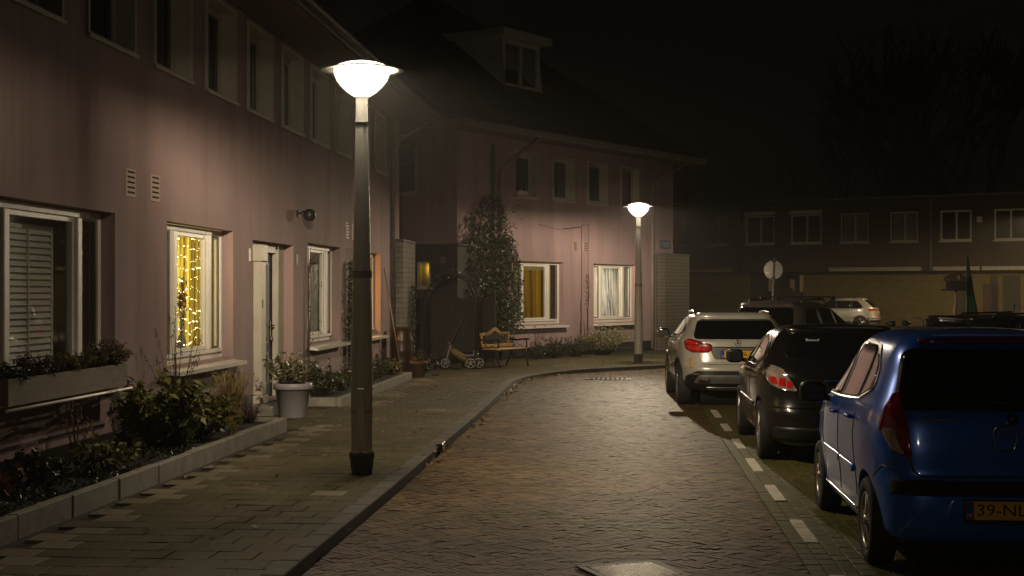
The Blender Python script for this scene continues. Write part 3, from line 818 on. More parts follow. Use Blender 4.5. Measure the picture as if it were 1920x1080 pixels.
# golden curtain with fairy lights
room(H1, 16.2, 20.05, .5, 2.9)
M['goldcloth'] = clothmat('gold_curtain', (.88,.74,.20), .6)
o = tag(curtain_mesh(16.6, 19.36, 1.02, 2.66, 13, .09, .0, seed=4).obj('curtain', M['goldcloth']), 'glowing golden curtain hung with fairy lights behind the second window', 'curtain'); place(o, F1, 0, .46, 0)
o = tag(curtain_mesh(19.44, 19.98, 1.02, 2.66, 3, .03, .0, seed=6).obj('curtain', clothmat('pale_gold_curtain', (.5,.4,.13), .5)), 'pale narrow curtain in the right pane beside the fairy lights', 'curtain'); place(o, F1, 0, .42, 0)
mb = MB(); rr = random.Random(12); wire = MB()
zc = 2.56; k = 0
while zc > 1.12:
    xa = 17.62; pts = []
    for i in range(24):
        x = xa + i*.066 + rr.uniform(-.02,.02); z = zc - .03*sin(i*.5+k) + rr.uniform(-.02,.02)
        pts.append((x, .345, z))
        k_ = rr.random(); rb = .0062 if k_ < .2 else .0024 if k_ < .75 else 0
        if rb: mb.lathe([(0,-rb),(rb,0),(0,rb)], 6, (x, .335, z))
    wire.tube(pts, .002, 4); zc -= .135; k += 1
t = place(thing('fairy_lights', 'strings of tiny warm fairy lights across the golden curtain', 'fairy lights'), F1, 0, 0, 0)
mb.obj('bulbs', emis('fairy_bulb', (1,.82,.45), 30.0), t); wire.obj('wire', M['blackplastic'], t)
room_lamp(F1, 18.3, 1.4, 2.1, 105, (1,.82,.36))
# dried flower bunch in the golden window
t = place(thing('dried_flowers', 'bunch of dried reddish flowers in front of the golden curtain', 'flowers'), F1, 0, 0, 0)
mb = MB(); rr = random.Random(9)
for i in range(150):
    a = rr.gauss(18.12,.10); z = rr.gauss(1.80,.13); y = rr.uniform(.36,.40); r_ = rr.uniform(.012,.028); q = rr.uniform(0,3)
    mb.add([(a-r_*cos(q),y,z-r_*sin(q)),(a+r_*.5,y-.01,z-r_),(a+r_*cos(q),y,z+r_*sin(q)),(a-r_*.4,y+.01,z+r_)], [(0,1,2,3)])
mb.obj('blossoms', leafmat('dried_blossom', (.22,.05,.02), (.09,.03,.012), .7), t)
mb = MB()
for i in range(7): mb.tube([(18.12+.01*i-.03,.38,1.14),(18.12+(i-3)*.035,.38,1.75)], .004, 4)
mb.lathe([(0,1.10),(.05,1.10),(.06,1.2),(.035,1.3)], 14, (18.12,.38,0)); mb.obj('vase', M['greyplastic'], t)
# third window: pale drape and table top dimly seen
room(H1, 23.5, 26.6, .5, 2.9)
o = tag(curtain_mesh(24.2, 24.75, 1.05, 2.5, 5, .05, seed=3).obj('curtain', clothmat('white_drape', (.6,.56,.5), .3)), 'pale drape just inside the window right of the door', 'curtain'); place(o, F1, 0, .42, 0)
# fourth window: orange light
room(H1, 27.8, 30.9, .5, 2.9); room_lamp(F1, 29.2, .8, 1.9, 130, (1,.50,.11))
o = tag(curtain_mesh(28.2, 29.0, 1.05, 2.6, 6, .04, seed=8).obj('curtain', clothmat('amber_blind', (.6,.36,.10), .6)), 'amber glowing curtain in the window behind the lamp post', 'curtain'); place(o, F1, 0, .5, 0)

# ------------------------------------------------------------------ corner house
H2 = thing('corner_house', 'pink stucco corner house with hipped tile roof and white dormer at the bend', 'house', tuple(O2), RZ2)
E2 = 5.93; ZB2, ZT2 = .97, 2.69
u2 = [(2.58,3.62),(4.47,5.53),(6.35,7.40),(8.25,9.28)]
g2 = [(2.50,5.03),(6.66,9.17)]
holes = [(a,b,ZB2,ZT2,.16) for a,b in g2] + [(a,b,4.41,5.60,.24,1) for a,b in u2]
mb = MB(); wall_holes(mb, 0, 11.56, .36, E2, holes, rmat=1)
mb.quad((11.56,0,.3),(11.56,10,.3),(11.56,10,E2),(11.56,0,E2)); mb.quad((0,10,.3),(11.56,10,.3),(11.56,10,E2),(0,10,E2))
mb.quad((0,0,.3),(0,1.30,.3),(0,1.30,E2),(0,0,E2)); mb.quad((0,2.3,.3),(0,10,.3),(0,10,E2),(0,2.3,E2)); mb.quad((0,1.3,.3),(0,2.3,.3),(0,2.3,4.41),(0,1.3,4.41)); mb.quad((0,1.3,5.64),(0,2.3,5.64),(0,2.3,E2),(0,1.3,E2))
mb.obj('wall', [M['stucco2'], M['creamtrim']], H2)
mb = MB(); mb.box(-.02,11.58,-.03,.2,-.05,.358); mb.obj('plinth', M['plinth'], H2)
mb = MB(); mb.box(2.6,10.1,-.034,-.0305,.19,.20); mb.obj('cable', M['zinc'], H2)
for a, b in u2: box_window(H2, a, b, 4.41, 5.60, .2)
for a, b in g2: triple_window(H2, a, b, ZB2, ZT2, .15, .16)
# side window (on the flank, frame runs in y)
m = MB()
m.box(-.03,.10,1.26,1.34,4.36,5.69,.006); m.box(-.03,.10,2.26,2.34,4.36,5.69,.006); m.box(-.03,.10,1.341,2.259,4.36,4.45,.006); m.box(-.03,.10,1.341,2.259,5.60,5.69,.006)
w = m.obj('window', M['creamtrim'], H2); q = MB(); q.box(.06,.066,1.341,2.259,4.451,5.599); q.obj('pane', M['autoglass'], w)
for x in (5.62, 6.20): vent(H2, x, 3.15, 0, .24, .30)
# eaves all round, hip roof
ov = .85
mb = MB(); mb.add([(-.85,-ov,E2),(12.05,-ov,E2),(12.05,10.8,E2),(-.85,10.8,E2),(-.85,-ov,E2+.05),(12.05,-ov,E2+.05),(12.05,10.8,E2+.05),(-.85,10.8,E2+.05)], [(3,2,1,0),(4,5,6,7),(0,1,5,4),(1,2,6,5),(2,3,7,6),(3,0,4,7)])
mb.obj('soffit', mat('soffit_dark', (.10,.085,.075), (.075,.06,.055), .7), H2)
mb = MB(); mb.box(-.93,12.13,-ov-.08,-ov-.003,E2-.02,E2+.15,.02); mb.box(-.93,-.853,-ov,10.8,E2-.02,E2+.15,.02); mb.box(12.053,12.13,-ov,10.8,E2-.02,E2+.15,.02); mb.obj('gutter', M['gutter'], H2)
rz0 = E2+.10; hw = 5.825; rh = hw*.80
mb = MB()
mb.add([(-.86,-.86,rz0),(12.06,-.86,rz0),(12.06,10.8,rz0),(-.86,10.8,rz0),(-.86+hw,-.86+hw,rz0+rh),(12.06-hw,-.86+hw,rz0+rh)], [(0,1,5,4),(1,2,5),(2,3,4,5),(3,0,4)])
mb.obj('roof', M['roof'], H2)
# dormer
DX0, DX1 = 3.62, 5.50; dy = 1.15; dz0, dz1 = 7.62, 8.92
mb = MB()
yb = lambda z: -.86 + (z-rz0)/.80
for x in (DX0, DX1):
    mb.add([(x,dy,dz0-.1),(x,dy,dz1),(x,yb(dz1)+.1,dz1),(x,yb(dz0-.1),dz0-.1)], [(0,1,2,3)])
for k in range(9):
    z = dz0 - .05 + k*.15
    for x, e in ((DX0, -.012), (DX1, .012)):
        y1_ = yb(z)+.1
        if y1_ > dy+.05: mb.box(min(x, x+e), max(x, x+e), dy+.02, y1_, z, z+.142)
dm = mb.obj('dormer', M['boards'], H2)
m = MB(); framebox(m, DX0, DX1, dz0-.06, dz1-.02, .12, dy-.05, dy+.05, .008); m.box((DX0+DX1)/2-.05,(DX0+DX1)/2+.05,dy-.04,dy+.05,dz0+.062,dz1-.142,.006); m.obj('window', M['white'], dm)
q = MB(); q.pane(DX0+.13,DX1-.13,dy,dz0+.07,dz1-.15); q.obj('pane', M['glass'], dm)
q = MB(); q.box(DX0-.28,DX1+.28,dy-.30,yb(dz1)+.6,dz1,dz1+.22,.015); q.obj('roof_slab', M['boards'], dm)
q = MB(); q.box(DX0+.1,DX1-.1,dy+.8,dy+.85,dz0,dz1-.05); q.obj('back_wall', M['room'], dm)
# downpipes
pipe(H2, [(1.83,-.07,.1),(1.83,-.07,5.0),(1.95,-.2,5.25),(2.4,-.86,5.88)], .045)
pipe(H2, [(1.50,-.07,.1),(1.50,-.07,5.7)], .05, m='greypaint')
pipe(H2, [(10.05,-.08,.1),(10.05,-.08,5.05),(10.2,-.2,5.3),(10.9,-.86,5.88)], .045, m='gutter')
# tiled corner pier
t = thing('tiled_pier', 'brown grid tiled pier under the right corner of the corner house', 'pier', tuple(h2(10.2,0)), RZ2)
mb = MB(); mb.box(0,2.05,-.22,.9,.05,3.02); mb.obj('tiling', M['tiledark'], t)
mb = MB(); mb.box(-.001,.42,-.224,-.2203,.05,3.02); mb.obj('light_tiles', brickmat('light_grid_tile', (.13,.105,.085), (.105,.085,.07), (.22,.2,.175), .105, .105, .006, .4, plane='sum'), t)
mb = MB(); mb.box(-.03,2.08,-.25,.9,3.022,3.07,.01); mb.obj('coping', M['greypaint'], t)
t = place(thing('street_sign', 'dark blue street name sign on the wall above the tiled pier', 'street sign'), F2, 11.0, 0, 3.35)
mb = MB(); mb.box(-.32,.32,-.035,-.012,-.13,.13,.006); mb.obj('panel', M['signblue'], t)
mb = MB(); mb.box(-.56,-.36,-.03,-.012,-.15,.15,.004); mb.obj('mount', M['stucco2'], t)
mb = MB()
for a, b in ((-.26,-.12),(-.10,.02),(.05,.24)): mb.box(a, b, -.0375, -.0352, .005, .05)
mb.box(-.2,.18,-.0375,-.0352,-.07,-.035); mb.obj('lettering', mat('sign_dull_white', (.25,.26,.3), (.2,.2,.24), .5), t)
# lit rooms
room(H2, 2.3, 5.75, .5, 2.9); room_lamp(F2, 4.3, 1.5, 2.2, 16, (1,.78,.30)); 
o = tag(curtain_mesh(3.50, 4.84, 1.06, 2.46, 8, .10, seed=5).obj('curtain', clothmat('mustard_curtain', (.55,.34,.025), .55)), 'mustard yellow curtains glowing in the window beside the bench', 'curtain'); place(o, F2, 0, .42, 0)
o = tag(curtain_mesh(4.92, 5.5, 1.06, 2.60, 3, .03, seed=15).obj('curtain', clothmat('brown_curtain', (.10,.05,.02), .3)), 'dark brown curtain in the narrow pane right of the mustard ones', 'curtain'); place(o, F2, 0, .36, 0)
room(H2, 6.4, 9.9, .5, 2.9); room_lamp(F2, 8.2, 1.6, 2.2, 95, (1,.88,.70))
o = tag(curtain_mesh(7.62, 9.0, 1.06, 2.62, 6, .09, slant=.22, seed=2).obj('curtain', clothmat('white_curtain', (.72,.70,.66), .55)), 'white curtain drawn aside in the lit window behind the far lamp', 'curtain'); place(o, F2, 0, .40, 0)
o = tag(curtain_mesh(9.05, 9.5, 1.06, 2.62, 3, .04, slant=-.12, seed=22).obj('curtain', M['goldcloth'] if False else clothmat('grey_curtain', (.45,.43,.4), .5)), 'gathered grey curtain edge at the right pane of the white curtained window', 'curtain'); place(o, F2, 0, .38, 0)
M['ledge'] = M['room']
# upstairs things
o = tag(curtain_mesh(4.62, 5.2, 4.5, 5.5, 4, .03, seed=31).obj('curtain', clothmat('olive_curtain', (.30,.27,.10), .4)), 'olive curtain in the second upstairs window of the corner house', 'curtain'); place(o, F2, 0, .34, 0)
o = tag(curtain_mesh(6.48, 7.1, 4.5, 5.5, 4, .03, seed=32).obj('curtain', clothmat('moss_curtain', (.22,.26,.10), .4)), 'mossy green curtain in the third upstairs window of the corner house', 'curtain'); place(o, F2, 0, .34, 0)
t = place(thing('soft_toy', 'pale soft toy lying on the sill of the first upstairs window', 'toy'), F2, 3.1, .12, 4.44)
mb = MB(); mb.smooth = True; mb.lathe([(0,0),(.08,.02),(.11,.07),(.09,.13),(0,.15)], 14, (-.14,0,0)); mb.lathe([(0,0),(.07,.02),(.1,.06),(.07,.11),(0,.12)], 14, (.10,0,0)); mb.tube([(-.2,0,.08),(0,-.02,.13),(.22,0,.1)], .05, 8)
mb.obj('body', M['white'], t)
mb = MB(); mb.tube([(-.03,-.03,.12),(.04,-.06,.2),(.12,-.03,.17)], .03, 8); mb.obj('ear', M['iron'], t)

# ------------------------------------------------------------------ dark porch between the two houses
PF = (O2, -U2.copy(), IN2, RZ2)
t = thing('porch', 'dark flat roofed porch between the pink row and the corner house', 'porch', tuple(O2), RZ2)
M['porchwall'] = mat('porch_dark_wall', (.060,.050,.045), (.042,.035,.032), .8, scale=3)
mb = MB()
# front runs along y (flank direction) at x = -.45
X0 = -.42
def yz(y0, y1, z0, z1): mb.quad((X0,y0,z0),(X0,y1,z0),(X0,y1,z1),(X0,y0,z1))
ys = [-.32, .52, .94, 1.75, 2.15, 6]; 
for a, b in zip(ys[:-1], ys[1:]):
    if (a, b) == (.52, .94): yz(a, b, .05, 1.98); yz(a, b, 2.62, 3.0)
    elif (a, b) == (1.75, 2.15): yz(a, b, .05, .1); yz(a, b, 2.55, 3.0)
    else: yz(a, b, .05, 3.0)
mb.quad((X0,-.32,.05),(.35,-.32,.05),(.35,-.32,3.0),(X0,-.32,3.0)); mb.quad((.35,-.32,.05),(.35,0,.05),(.35,0,3.0),(.35,-.32,3.0))
mb.obj('wall', M['porchwall'], t)
mb = MB(); mb.box(X0-.06,.37,-.38,-.001,3.002,3.06,.01); mb.box(X0-.06,-.001,0,6,3.002,3.06,.01); mb.obj('roof_edge', M['porchwall'], t)
mb = MB()
for a, b, c, d in ((.52,.94,1.98,2.62),):
    mb.box(X0-.02,X0+.06,a,a+.03,c,d,.004); mb.box(X0-.02,X0+.06,b-.03,b,c,d,.004); mb.box(X0-.02,X0+.06,a+.031,b-.031,c,c+.03,.004); mb.box(X0-.02,X0+.06,a+.031,b-.031,d-.03,d,.004); mb.box(X0-.10,X0+.0,a-.08,b+.25,c-.06,c-.001,.005)
w = mb.obj('window', M['creamtrim'], t)
q = MB(); q.quad((X0+.03,.909,2.011),(X0+.03,.551,2.011),(X0+.03,.551,2.589),(X0+.03,.909,2.589)); q.obj('pane', M['glass'], w)
mb = MB(); mb.box(X0+.25,X0+.26,.30,1.2,1.5,2.99); mb.obj('inner_blind', clothmat('porch_blind', (.75,.66,.32), .7), t)
mb = MB(); mb.box(X0+.02,X0+.07,1.76,2.14,.1,2.54,.006); d_ = mb.obj('door', mat('porch_door', (.04,.045,.06), (.03,.033,.045), .5), t)
mb = MB(); mb.box(X0+.012,X0+.018,1.80,1.94,.9,2.4); mb.obj('lit_strip', clothmat('porch_strip', (.8,.65,.4), .7), d_)
p = O2 + U2*(-.07) + IN2*.75; lamp_light((p.x, p.y, 2.45), 3.0, 'room_light', .03, (1,.78,.30))
t = place(thing('number_plate', 'pale house number plaque reading 51 on the dark porch wall', 'house number'), F2, X0-.005, .12, 2.66)
mb = MB(); mb.box(-.02,0,-.09,.09,-.08,.08,.004); mb.obj('plate', mat('plaque_grey', (.20,.19,.17), (.16,.15,.13), .6), t)
me = text_mesh('51', .12); me.transform(Matrix.Rotation(radians(-90),4,'Z') @ Matrix.Rotation(radians(90),4,'X')); me.transform(Matrix.Translation((-.0225,0,0))); me.materials.append(M['platetext'])
o = bpy.data.objects.new('digits', me); COL.objects.link(o); o.parent = t

# ------------------------------------------------------------------ brick terrace across the square
A3 = Vector((9.7, 86, 0)); B3 = Vector((27.0, 76, 0)); U3 = (B3-A3).normalized(); IN3 = Vector((-U3.y, U3.x, 0)); RZ3 = atan2(U3.y, U3.x)
F3 = (A3, U3, IN3, RZ3)
H3 = thing('brick_terrace', 'flat roofed dark brick terrace with a yellow brick ground floor across the square', 'terrace', tuple(A3), RZ3)
def t3(px):
    a = (px-960)/2700; return (a*A3.y - A3.x)/(U3.x - a*U3.y)
M['brickdark'] = brickmat('dark_red_brick', (.085,.048,.036), (.060,.034,.027), (.05,.042,.035), .21, .065, .012)
M['brickyellow'] = brickmat('yellow_brick', (.24,.185,.07), (.18,.14,.055), (.09,.075,.04), .21, .066, .014)
ZR = 7.05
wx = [(t3(a), t3(b)) for a, b in ((1264,1287),(1320,1369),(1397,1453),(1482,1541),(1575,1629),(1668,1722),(1762,1822),(1863,1925))]
holes = [(a,b,4.62,6.3,.12) for a,b in wx]
mb = MB(); wall_holes(mb, -6, 34, 3.0, ZR, holes, reveal=.12); mb.quad((-6,.0,3.0),(34,0,3.0),(34,1.0,3.0),(-6,1.0,3.0)); mb.quad((-6,9,3),(34,9,3),(34,9,ZR),(-6,9,ZR))
mb.obj('upper_wall', M['brickdark'], H3)
mb = MB(); mb.box(-6.1,34.1,-.12,.0,ZR,ZR+.10,.01); mb.box(-6.1,34.1,.002,9.2,ZR-.02,ZR+.08); mb.obj('roof_edge', mat('roof_edge_metal', (.22,.2,.17), (.16,.14,.12), .5, .3), H3)
y1 = .8
door_x = (t3(1398), t3(1498)); rx = (t3(1782), t3(1905))
mb = MB(); mb.quad((-6,y1,-.05),(door_x[0],y1,-.05),(door_x[0],y1,3.0),(-6,y1,3.0)); mb.quad((door_x[1],y1,-.05),(34,y1,-.05),(34,y1,3),(door_x[1],y1,3))
mb.obj('ground_wall', M['brickyellow'], H3)
mb = MB(); mb.quad((door_x[0],y1,-.05),(door_x[0],y1+1.5,-.05),(door_x[0],y1+1.5,3),(door_x[0],y1,3)); mb.quad((door_x[1],y1,-.05),(door_x[1],y1+1.5,-.05),(door_x[1],y1+1.5,3),(door_x[1],y1,3)); mb.quad((door_x[0],y1+1.5,-.05),(door_x[1],y1+1.5,-.05),(door_x[1],y1+1.5,3),(door_x[0],y1+1.5,3))
mb.obj('recess', M['porchwall'], H3)
for i, (a, b) in enumerate(wx):
    m = MB(); framebox(m, a+.02, b-.02, 4.64, 6.28, .09, .06, .13, .005); xm = a+(b-a)*(.52)
    if b-a > 1: m.box(xm-.05, xm+.05, .065, .12, 4.732, 6.188)
    m.box(a-.03, b+.03, -.06, .06, 4.56, 4.638, .005)
    w = m.obj('window', M['creamtrim'] if i in (1,0,4,5) else M['white'], H3)
    q = MB(); q.pane(a+.112, b-.112, .11, 4.732, 6.188); q.obj('pane', M['glass'], w)
    if i in (2, 3): q = MB(); q.box(a-.04,b+.04,-.10,.0,6.31,6.5,.01); q.obj('blind_box', M['white'], w)
for i in (4, 5):
    a, b = wx[i]
    for k in (0, 1):
        x0 = a+.12+k*(b-a-.2)/2; x1 = x0+(b-a-.3)/2
        mm = MB(); mm.plate([(x0,4.75),(x0+.18,4.75),(x0+.42,5.45),((x0+x1)/2,5.75),(x1-.42,5.45),(x1-.18,4.75),(x1,4.75),(x1,6.18),(x0,6.18)], 0, .012)
        o = tag(mm.obj('net_curtain', mat('net_cloth', (.30,.27,.24), (.24,.21,.19), .9)), 'looped net curtain in %s half of the %s curtained window across the square' % (('left','right')[k], ('left','right')[i-4]), 'net curtain'); place(o, F3, 0, .30, 0)
for a, b in ((1284,1372),(1556,1728),(1750,1838),(1842,1930)):
    m = MB(); m.box(t3(a), t3(b), -.22, -.002, 3.02, 3.24, .02); m.obj('awning_box', mat('awning_box', (.40,.37,.34), (.32,.3,.27), .5) if a == 1284 else bpy.data.materials['awning_box'], H3)
for px in (1391, 1746): 
    m = MB(); m.box(t3(px)-.07, t3(px)+.07, -.12, -.001, 3.0, ZR, .01); m.obj('downpipe', M['greypaint'] if px > 1500 else M['plinth'], H3)
m = MB(); m.box(t3(1832), t3(1842), -.1, -.001, 5.6, 5.9, .02); m.obj('alarm_box', M['white'], H3)
# dim lit entrance windows and slats in the recess
for a, b, z0, z1 in ((1416,1423,1.9,2.7),(1457,1466,1.9,2.6)):
    m = MB(); m.box(t3(a), t3(b), y1+1.40, y1+1.48, z0, z1); m.obj('lit_window', emis('dim_window', (1,.6,.28), .035), H3)
m = MB()
for i in range(7): m.box(t3(1478)+i*.11, t3(1478)+i*.11+.085, y1+1.2, y1+1.25, 1.85, 2.85)
m.obj('lit_blind', emis('dim_blind', (1,.62,.2), .05), H3)
m = MB()
for px in range(1440, 1498, 6): m.box(t3(px), t3(px)+.14, y1+.3, y1+.34, .0, 1.85+.25*((px//6) % 2))
m.obj('slat_screen', M['porchwall'], H3)
for px, w, mm in ((1786,.9,'porchwall'),(1838,.8,'terracotta'),(1852,.35,'porchwall'),(1875,.9,'porchwall')):
    m = MB(); m.box(t3(px), t3(px)+w, y1-.06, y1-.003, .0, 2.75 if mm == 'porchwall' else 2.3, .01); m.obj('entrance_door', mat('red_door', (.07,.03,.022), (.05,.022,.016), .6) if mm == 'terracotta' else M[mm], H3)
# ------------------------------------------------------------------ cars: local frame x forward, y left, z up, origin under the middle of the rear bumper
def catmull(tab, z):
    n = len(tab)
    if z <= tab[0][0]: return tab[0][1:]
    if z >= tab[-1][0]: return tab[-1][1:]
    for i in range(n-1):
        if tab[i][0] <= z <= tab[i+1][0]: break
    a, b = tab[i], tab[i+1]; h = b[0]-a[0]; t = (z-a[0])/h
    out = []
    for k in range(1, len(a)):
        d = (b[k]-a[k])/h
        dm = (a[k]-tab[i-1][k])/(a[0]-tab[i-1][0]) if i > 0 else d
        dp = (tab[i+2][k]-b[k])/(tab[i+2][0]-b[0]) if i+2 < n else d
        m0 = 0 if dm*d <= 0 else 2*dm*d/(dm+d); m1 = 0 if dp*d <= 0 else 2*dp*d/(dp+d)
        t2, t3_ = t*t, t*t*t
        out.append((2*t3_-3*t2+1)*a[k] + (t3_-2*t2+t)*h*m0 + (-2*t3_+3*t2)*b[k] + (t3_-t2)*h*m1)
    return tuple(out)
def round_poly(P, r, seg=4):
    P = [Vector(p) for p in P]; n = len(P); out = []
    rr = r if isinstance(r, (list, tuple)) else [r]*n
    for i in range(n):
        p, a, b = P[i], P[i-1], P[(i+1) % n]
        d = min(rr[i], (a-p).length*.45, (b-p).length*.45)
        if d < 1e-4: out.append(p); continue
        s = p + (a-p).normalized()*d; e = p + (b-p).normalized()*d
        for k in range(seg+1):
            t = k/seg; out.append(s*(1-t)**2 + p*2*t*(1-t) + e*t*t)
    return out
class CarShape:
    def __init__(c, tab, nr=6.0, nf=3.6, N=132, levels=64):
        """tab rows: z, x_rear, x_front, half width"""
        c.tab = tab; c.nr = nr; c.nf = nf; c.N = N
        c.z0, c.z1 = tab[0][0], tab[-1][0]; c.levels = levels; c.cache = {}
    def outline(c, z):
        key = round(z, 5)
        if key in c.cache: return c.cache[key]
        xr, xf, w = catmull(c.tab, z)
        xc = xr + (xf-xr)*.46; H = c.N//2; pts = []
        for i in range(H+1):                        # from rear centre along the left side to the front centre
            t = pi*i/H; x = -cos(t); y = sin(t)
            n = c.nr if x < 0 else c.nf
            px = math.copysign(abs(x)**(2/n), x); py = abs(y)**(2/n)
            px = xc + px*((xc-xr) if x < 0 else (xf-xc))
            pts.append(Vector((px, w*py, z)))
        acc = [0]
        for a, b in zip(pts[:-1], pts[1:]): acc.append(acc[-1]+(b-a).length)
        c.cache[key] = (pts, acc); return pts, acc
    def at(c, s, z):
        """point s metres along the outline from the rear centre, left positive"""
        sg = 1 if s >= 0 else -1; s = abs(s)
        pts, acc = c.outline(z)
        s = min(s, acc[-1]-1e-4)
        lo, hi = 0, len(acc)-1
        while hi-lo > 1:
            m_ = (lo+hi)//2
            if acc[m_] <= s: lo = m_
            else: hi = m_
        t = (s-acc[lo])/max(1e-9, acc[hi]-acc[lo]); p = pts[lo].lerp(pts[hi], t)
        return Vector((p.x, p.y*sg, z))
    def s_of_x(c, x, z):
        pts, acc = c.outline(z)
        for i in range(len(pts)-1):
            if pts[i].x <= x <= pts[i+1].x and pts[i+1].y > .2:
                t = (x-pts[i].x)/max(1e-9, pts[i+1].x-pts[i].x); return acc[i]+(acc[i+1]-acc[i])*t
        return acc[-1]*.5
    def corner(c, z):
        """arc length at the rear corner"""
        pts, acc = c.outline(z); best = max(range(len(pts)//2), key=lambda i: -pts[i].x*.7+pts[i].y*.7); return acc[best]
    def s_of_y(c, y, z):
        pts, acc = c.outline(z)
        for i in range(len(pts)-1):
            if pts[i].y <= y <= pts[i+1].y: 
                t = (y-pts[i].y)/max(1e-9, pts[i+1].y-pts[i].y); return acc[i]+(acc[i+1]-acc[i])*t
        return c.corner(z)
    def normal(c, s, z):
        e = .02
        du = c.at(s+e, z)-c.at(s-e, z); za, zb = max(c.z0, z-e), min(c.z1, z+e)
        dv = c.at(s, zb)-c.at(s, za)
        n = dv.cross(du) 
        if n.length < 1e-9: return Vector((0,0,1))
        n.normalize(); p = c.at(s, z)
        ctr = Vector(((c.tab[0][1]+c.tab[0][2])/2, 0, z))
        return n if n.dot(p-ctr) >= 0 else -n
    def body(c):
        m = MB(); m.smooth = True
        N_ = c.N; H = N_//2; zs = []
        for i in range(len(c.tab)-1):
            a, b = c.tab[i][0], c.tab[i+1][0]; k = max(2, int(round((b-a)/.022)))
            zs += [a+(b-a)*j/k for j in range(k)]
        zs.append(c.tab[-1][0])
        rows = []
        for z in zs:
            pts, _ = c.outline(z)
            ring = [tuple(p) for p in pts] + [(p.x, -p.y, p.z) for p in pts[-2:0:-1]]
            rows.append(ring)
        vs = [v for r in rows for v in r]; n = len(rows[0]); fs = []
        for i in range(len(rows)-1):
            for k in range(n):
                k2 = (k+1) % n; fs.append((i*n+k2, i*n+k, (i+1)*n+k, (i+1)*n+k2))
        fs.append(tuple(range(n))); e = (len(rows)-1)*n; fs.append(tuple(e+k for k in range(n))[::-1])
        m.add(vs, fs); return m
    # ---- panels lying on the skin
    def panel(c, poly, off=.004, rows=14, cols=10, thick=.006):
        """poly: (s, z) points on the left/rear skin; scanline-convex in z"""
        P = [Vector((p[0], p[1])) for p in poly]
        zl, zh = min(p.y for p in P), max(p.y for p in P)
        zs = sorted(set([zl+(zh-zl)*i/rows for i in range(rows+1)] + [p.y for p in P]))
        zs2 = [zs[0]]
        for z in zs[1:]:
            if z-zs2[-1] > .0012: zs2.append(z)
        m = MB(); m.smooth = True; vs = []; R = []
        for z in zs2:
            zz = min(max(z, zl+1e-5), zh-1e-5); xs = []
            for i in range(len(P)):
                a, b = P[i], P[(i+1) % len(P)]
                if (a.y <= zz) != (b.y <= zz): xs.append(a.x+(b.x-a.x)*(zz-a.y)/(b.y-a.y))
            if len(xs) < 2: continue
            R.append((z, min(xs), max(xs)))
        for z, a, b in R:
            for k in range(cols+1):
                s = a+(b-a)*k/cols; vs.append(tuple(c.at(s, z)+c.normal(s, z)*off))
        fs = []
        for i in range(len(R)-1):
            for k in range(cols):
                q = i*(cols+1)+k; fs.append((q+1, q, q+cols+1, q+cols+2))
        # closed rim back to the skin
        nb = len(vs); ring = [k for k in range(cols+1)] + [i*(cols+1)+cols for i in range(1, len(R))] + [(len(R)-1)*(cols+1)+k for k in range(cols-1, -1, -1)] + [i*(cols+1) for i in range(len(R)-2, 0, -1)]
        info = [(z, a+(b-a)*k/cols) for z, a, b in R for k in range(cols+1)]
        for i in ring:
            z, s = info[i]; vs.append(tuple(c.at(s, z)+c.normal(s, z)*(off-thick)))
        for i in range(len(ring)):
            j = (i+1) % len(ring); fs.append((ring[i], ring[j], nb+j, nb+i))
        m.add(vs, fs); return m
    def side(c, pts):
        """(x, z) side view points -> (s, z)"""
        return [(c.s_of_x(x, z), z) for x, z in pts]
    def rear(c, pts):
        """(y, z) rear view points -> (s, z)"""
        return [(math.copysign(c.s_of_y(abs(y), z), y), z) for y, z in pts]
    def line(c, pts, r=.004, off=.001, n=6):
        P = []
        for (s, z), (s2, z2) in zip(pts[:-1], pts[1:]):
            k = max(2, int(Vector((s2-s, z2-z)).length/.05))
            P += [(s+(s2-s)*i/k, z+(z2-z)*i/k) for i in range(k)]
        P.append(pts[-1]); m = MB()
        m.tube([c.at(s, z)+c.normal(s, z)*off for s, z in P], r, n); return m
def mirror(m):
    q = MB(); q.v = [(x,-y,z) for x,y,z in m.v]; q.f = [f[::-1] for f in m.f]; q.m = list(m.m); q.sm = list(m.sm); return q
def paint(name, c, metal=.35, rough=.32):
    m, nt, out = newmat(name)
    p = N(nt, 'ShaderNodeBsdfPrincipled', i_Roughness=rough, i_Metallic=metal); L(nt, p.outputs[0], out.inputs[0])
    p.inputs['Coat Weight'].default_value = 1.0; p.inputs['Coat Roughness'].default_value = .04
    tc = N(nt, 'ShaderNodeTexCoord'); nz = N(nt, 'ShaderNodeTexNoise', i_Scale=5.0, i_Detail=6.0); L(nt, tc.outputs['Object'], nz.inputs['Vector'])
    r = ramp(nt, [(.3, tuple(x*.82 for x in c)), (.7, c)]); L(nt, nz.outputs['Fac'], r.inputs[0]); L(nt, r.outputs[0], p.inputs['Base Color'])
    # dust film
    mr = N(nt, 'ShaderNodeMapRange', i_To_Min=.02, i_To_Max=.13); L(nt, nz.outputs['Fac'], mr.inputs['Value']); L(nt, mr.outputs[0], p.inputs['Coat Roughness'])
    return m
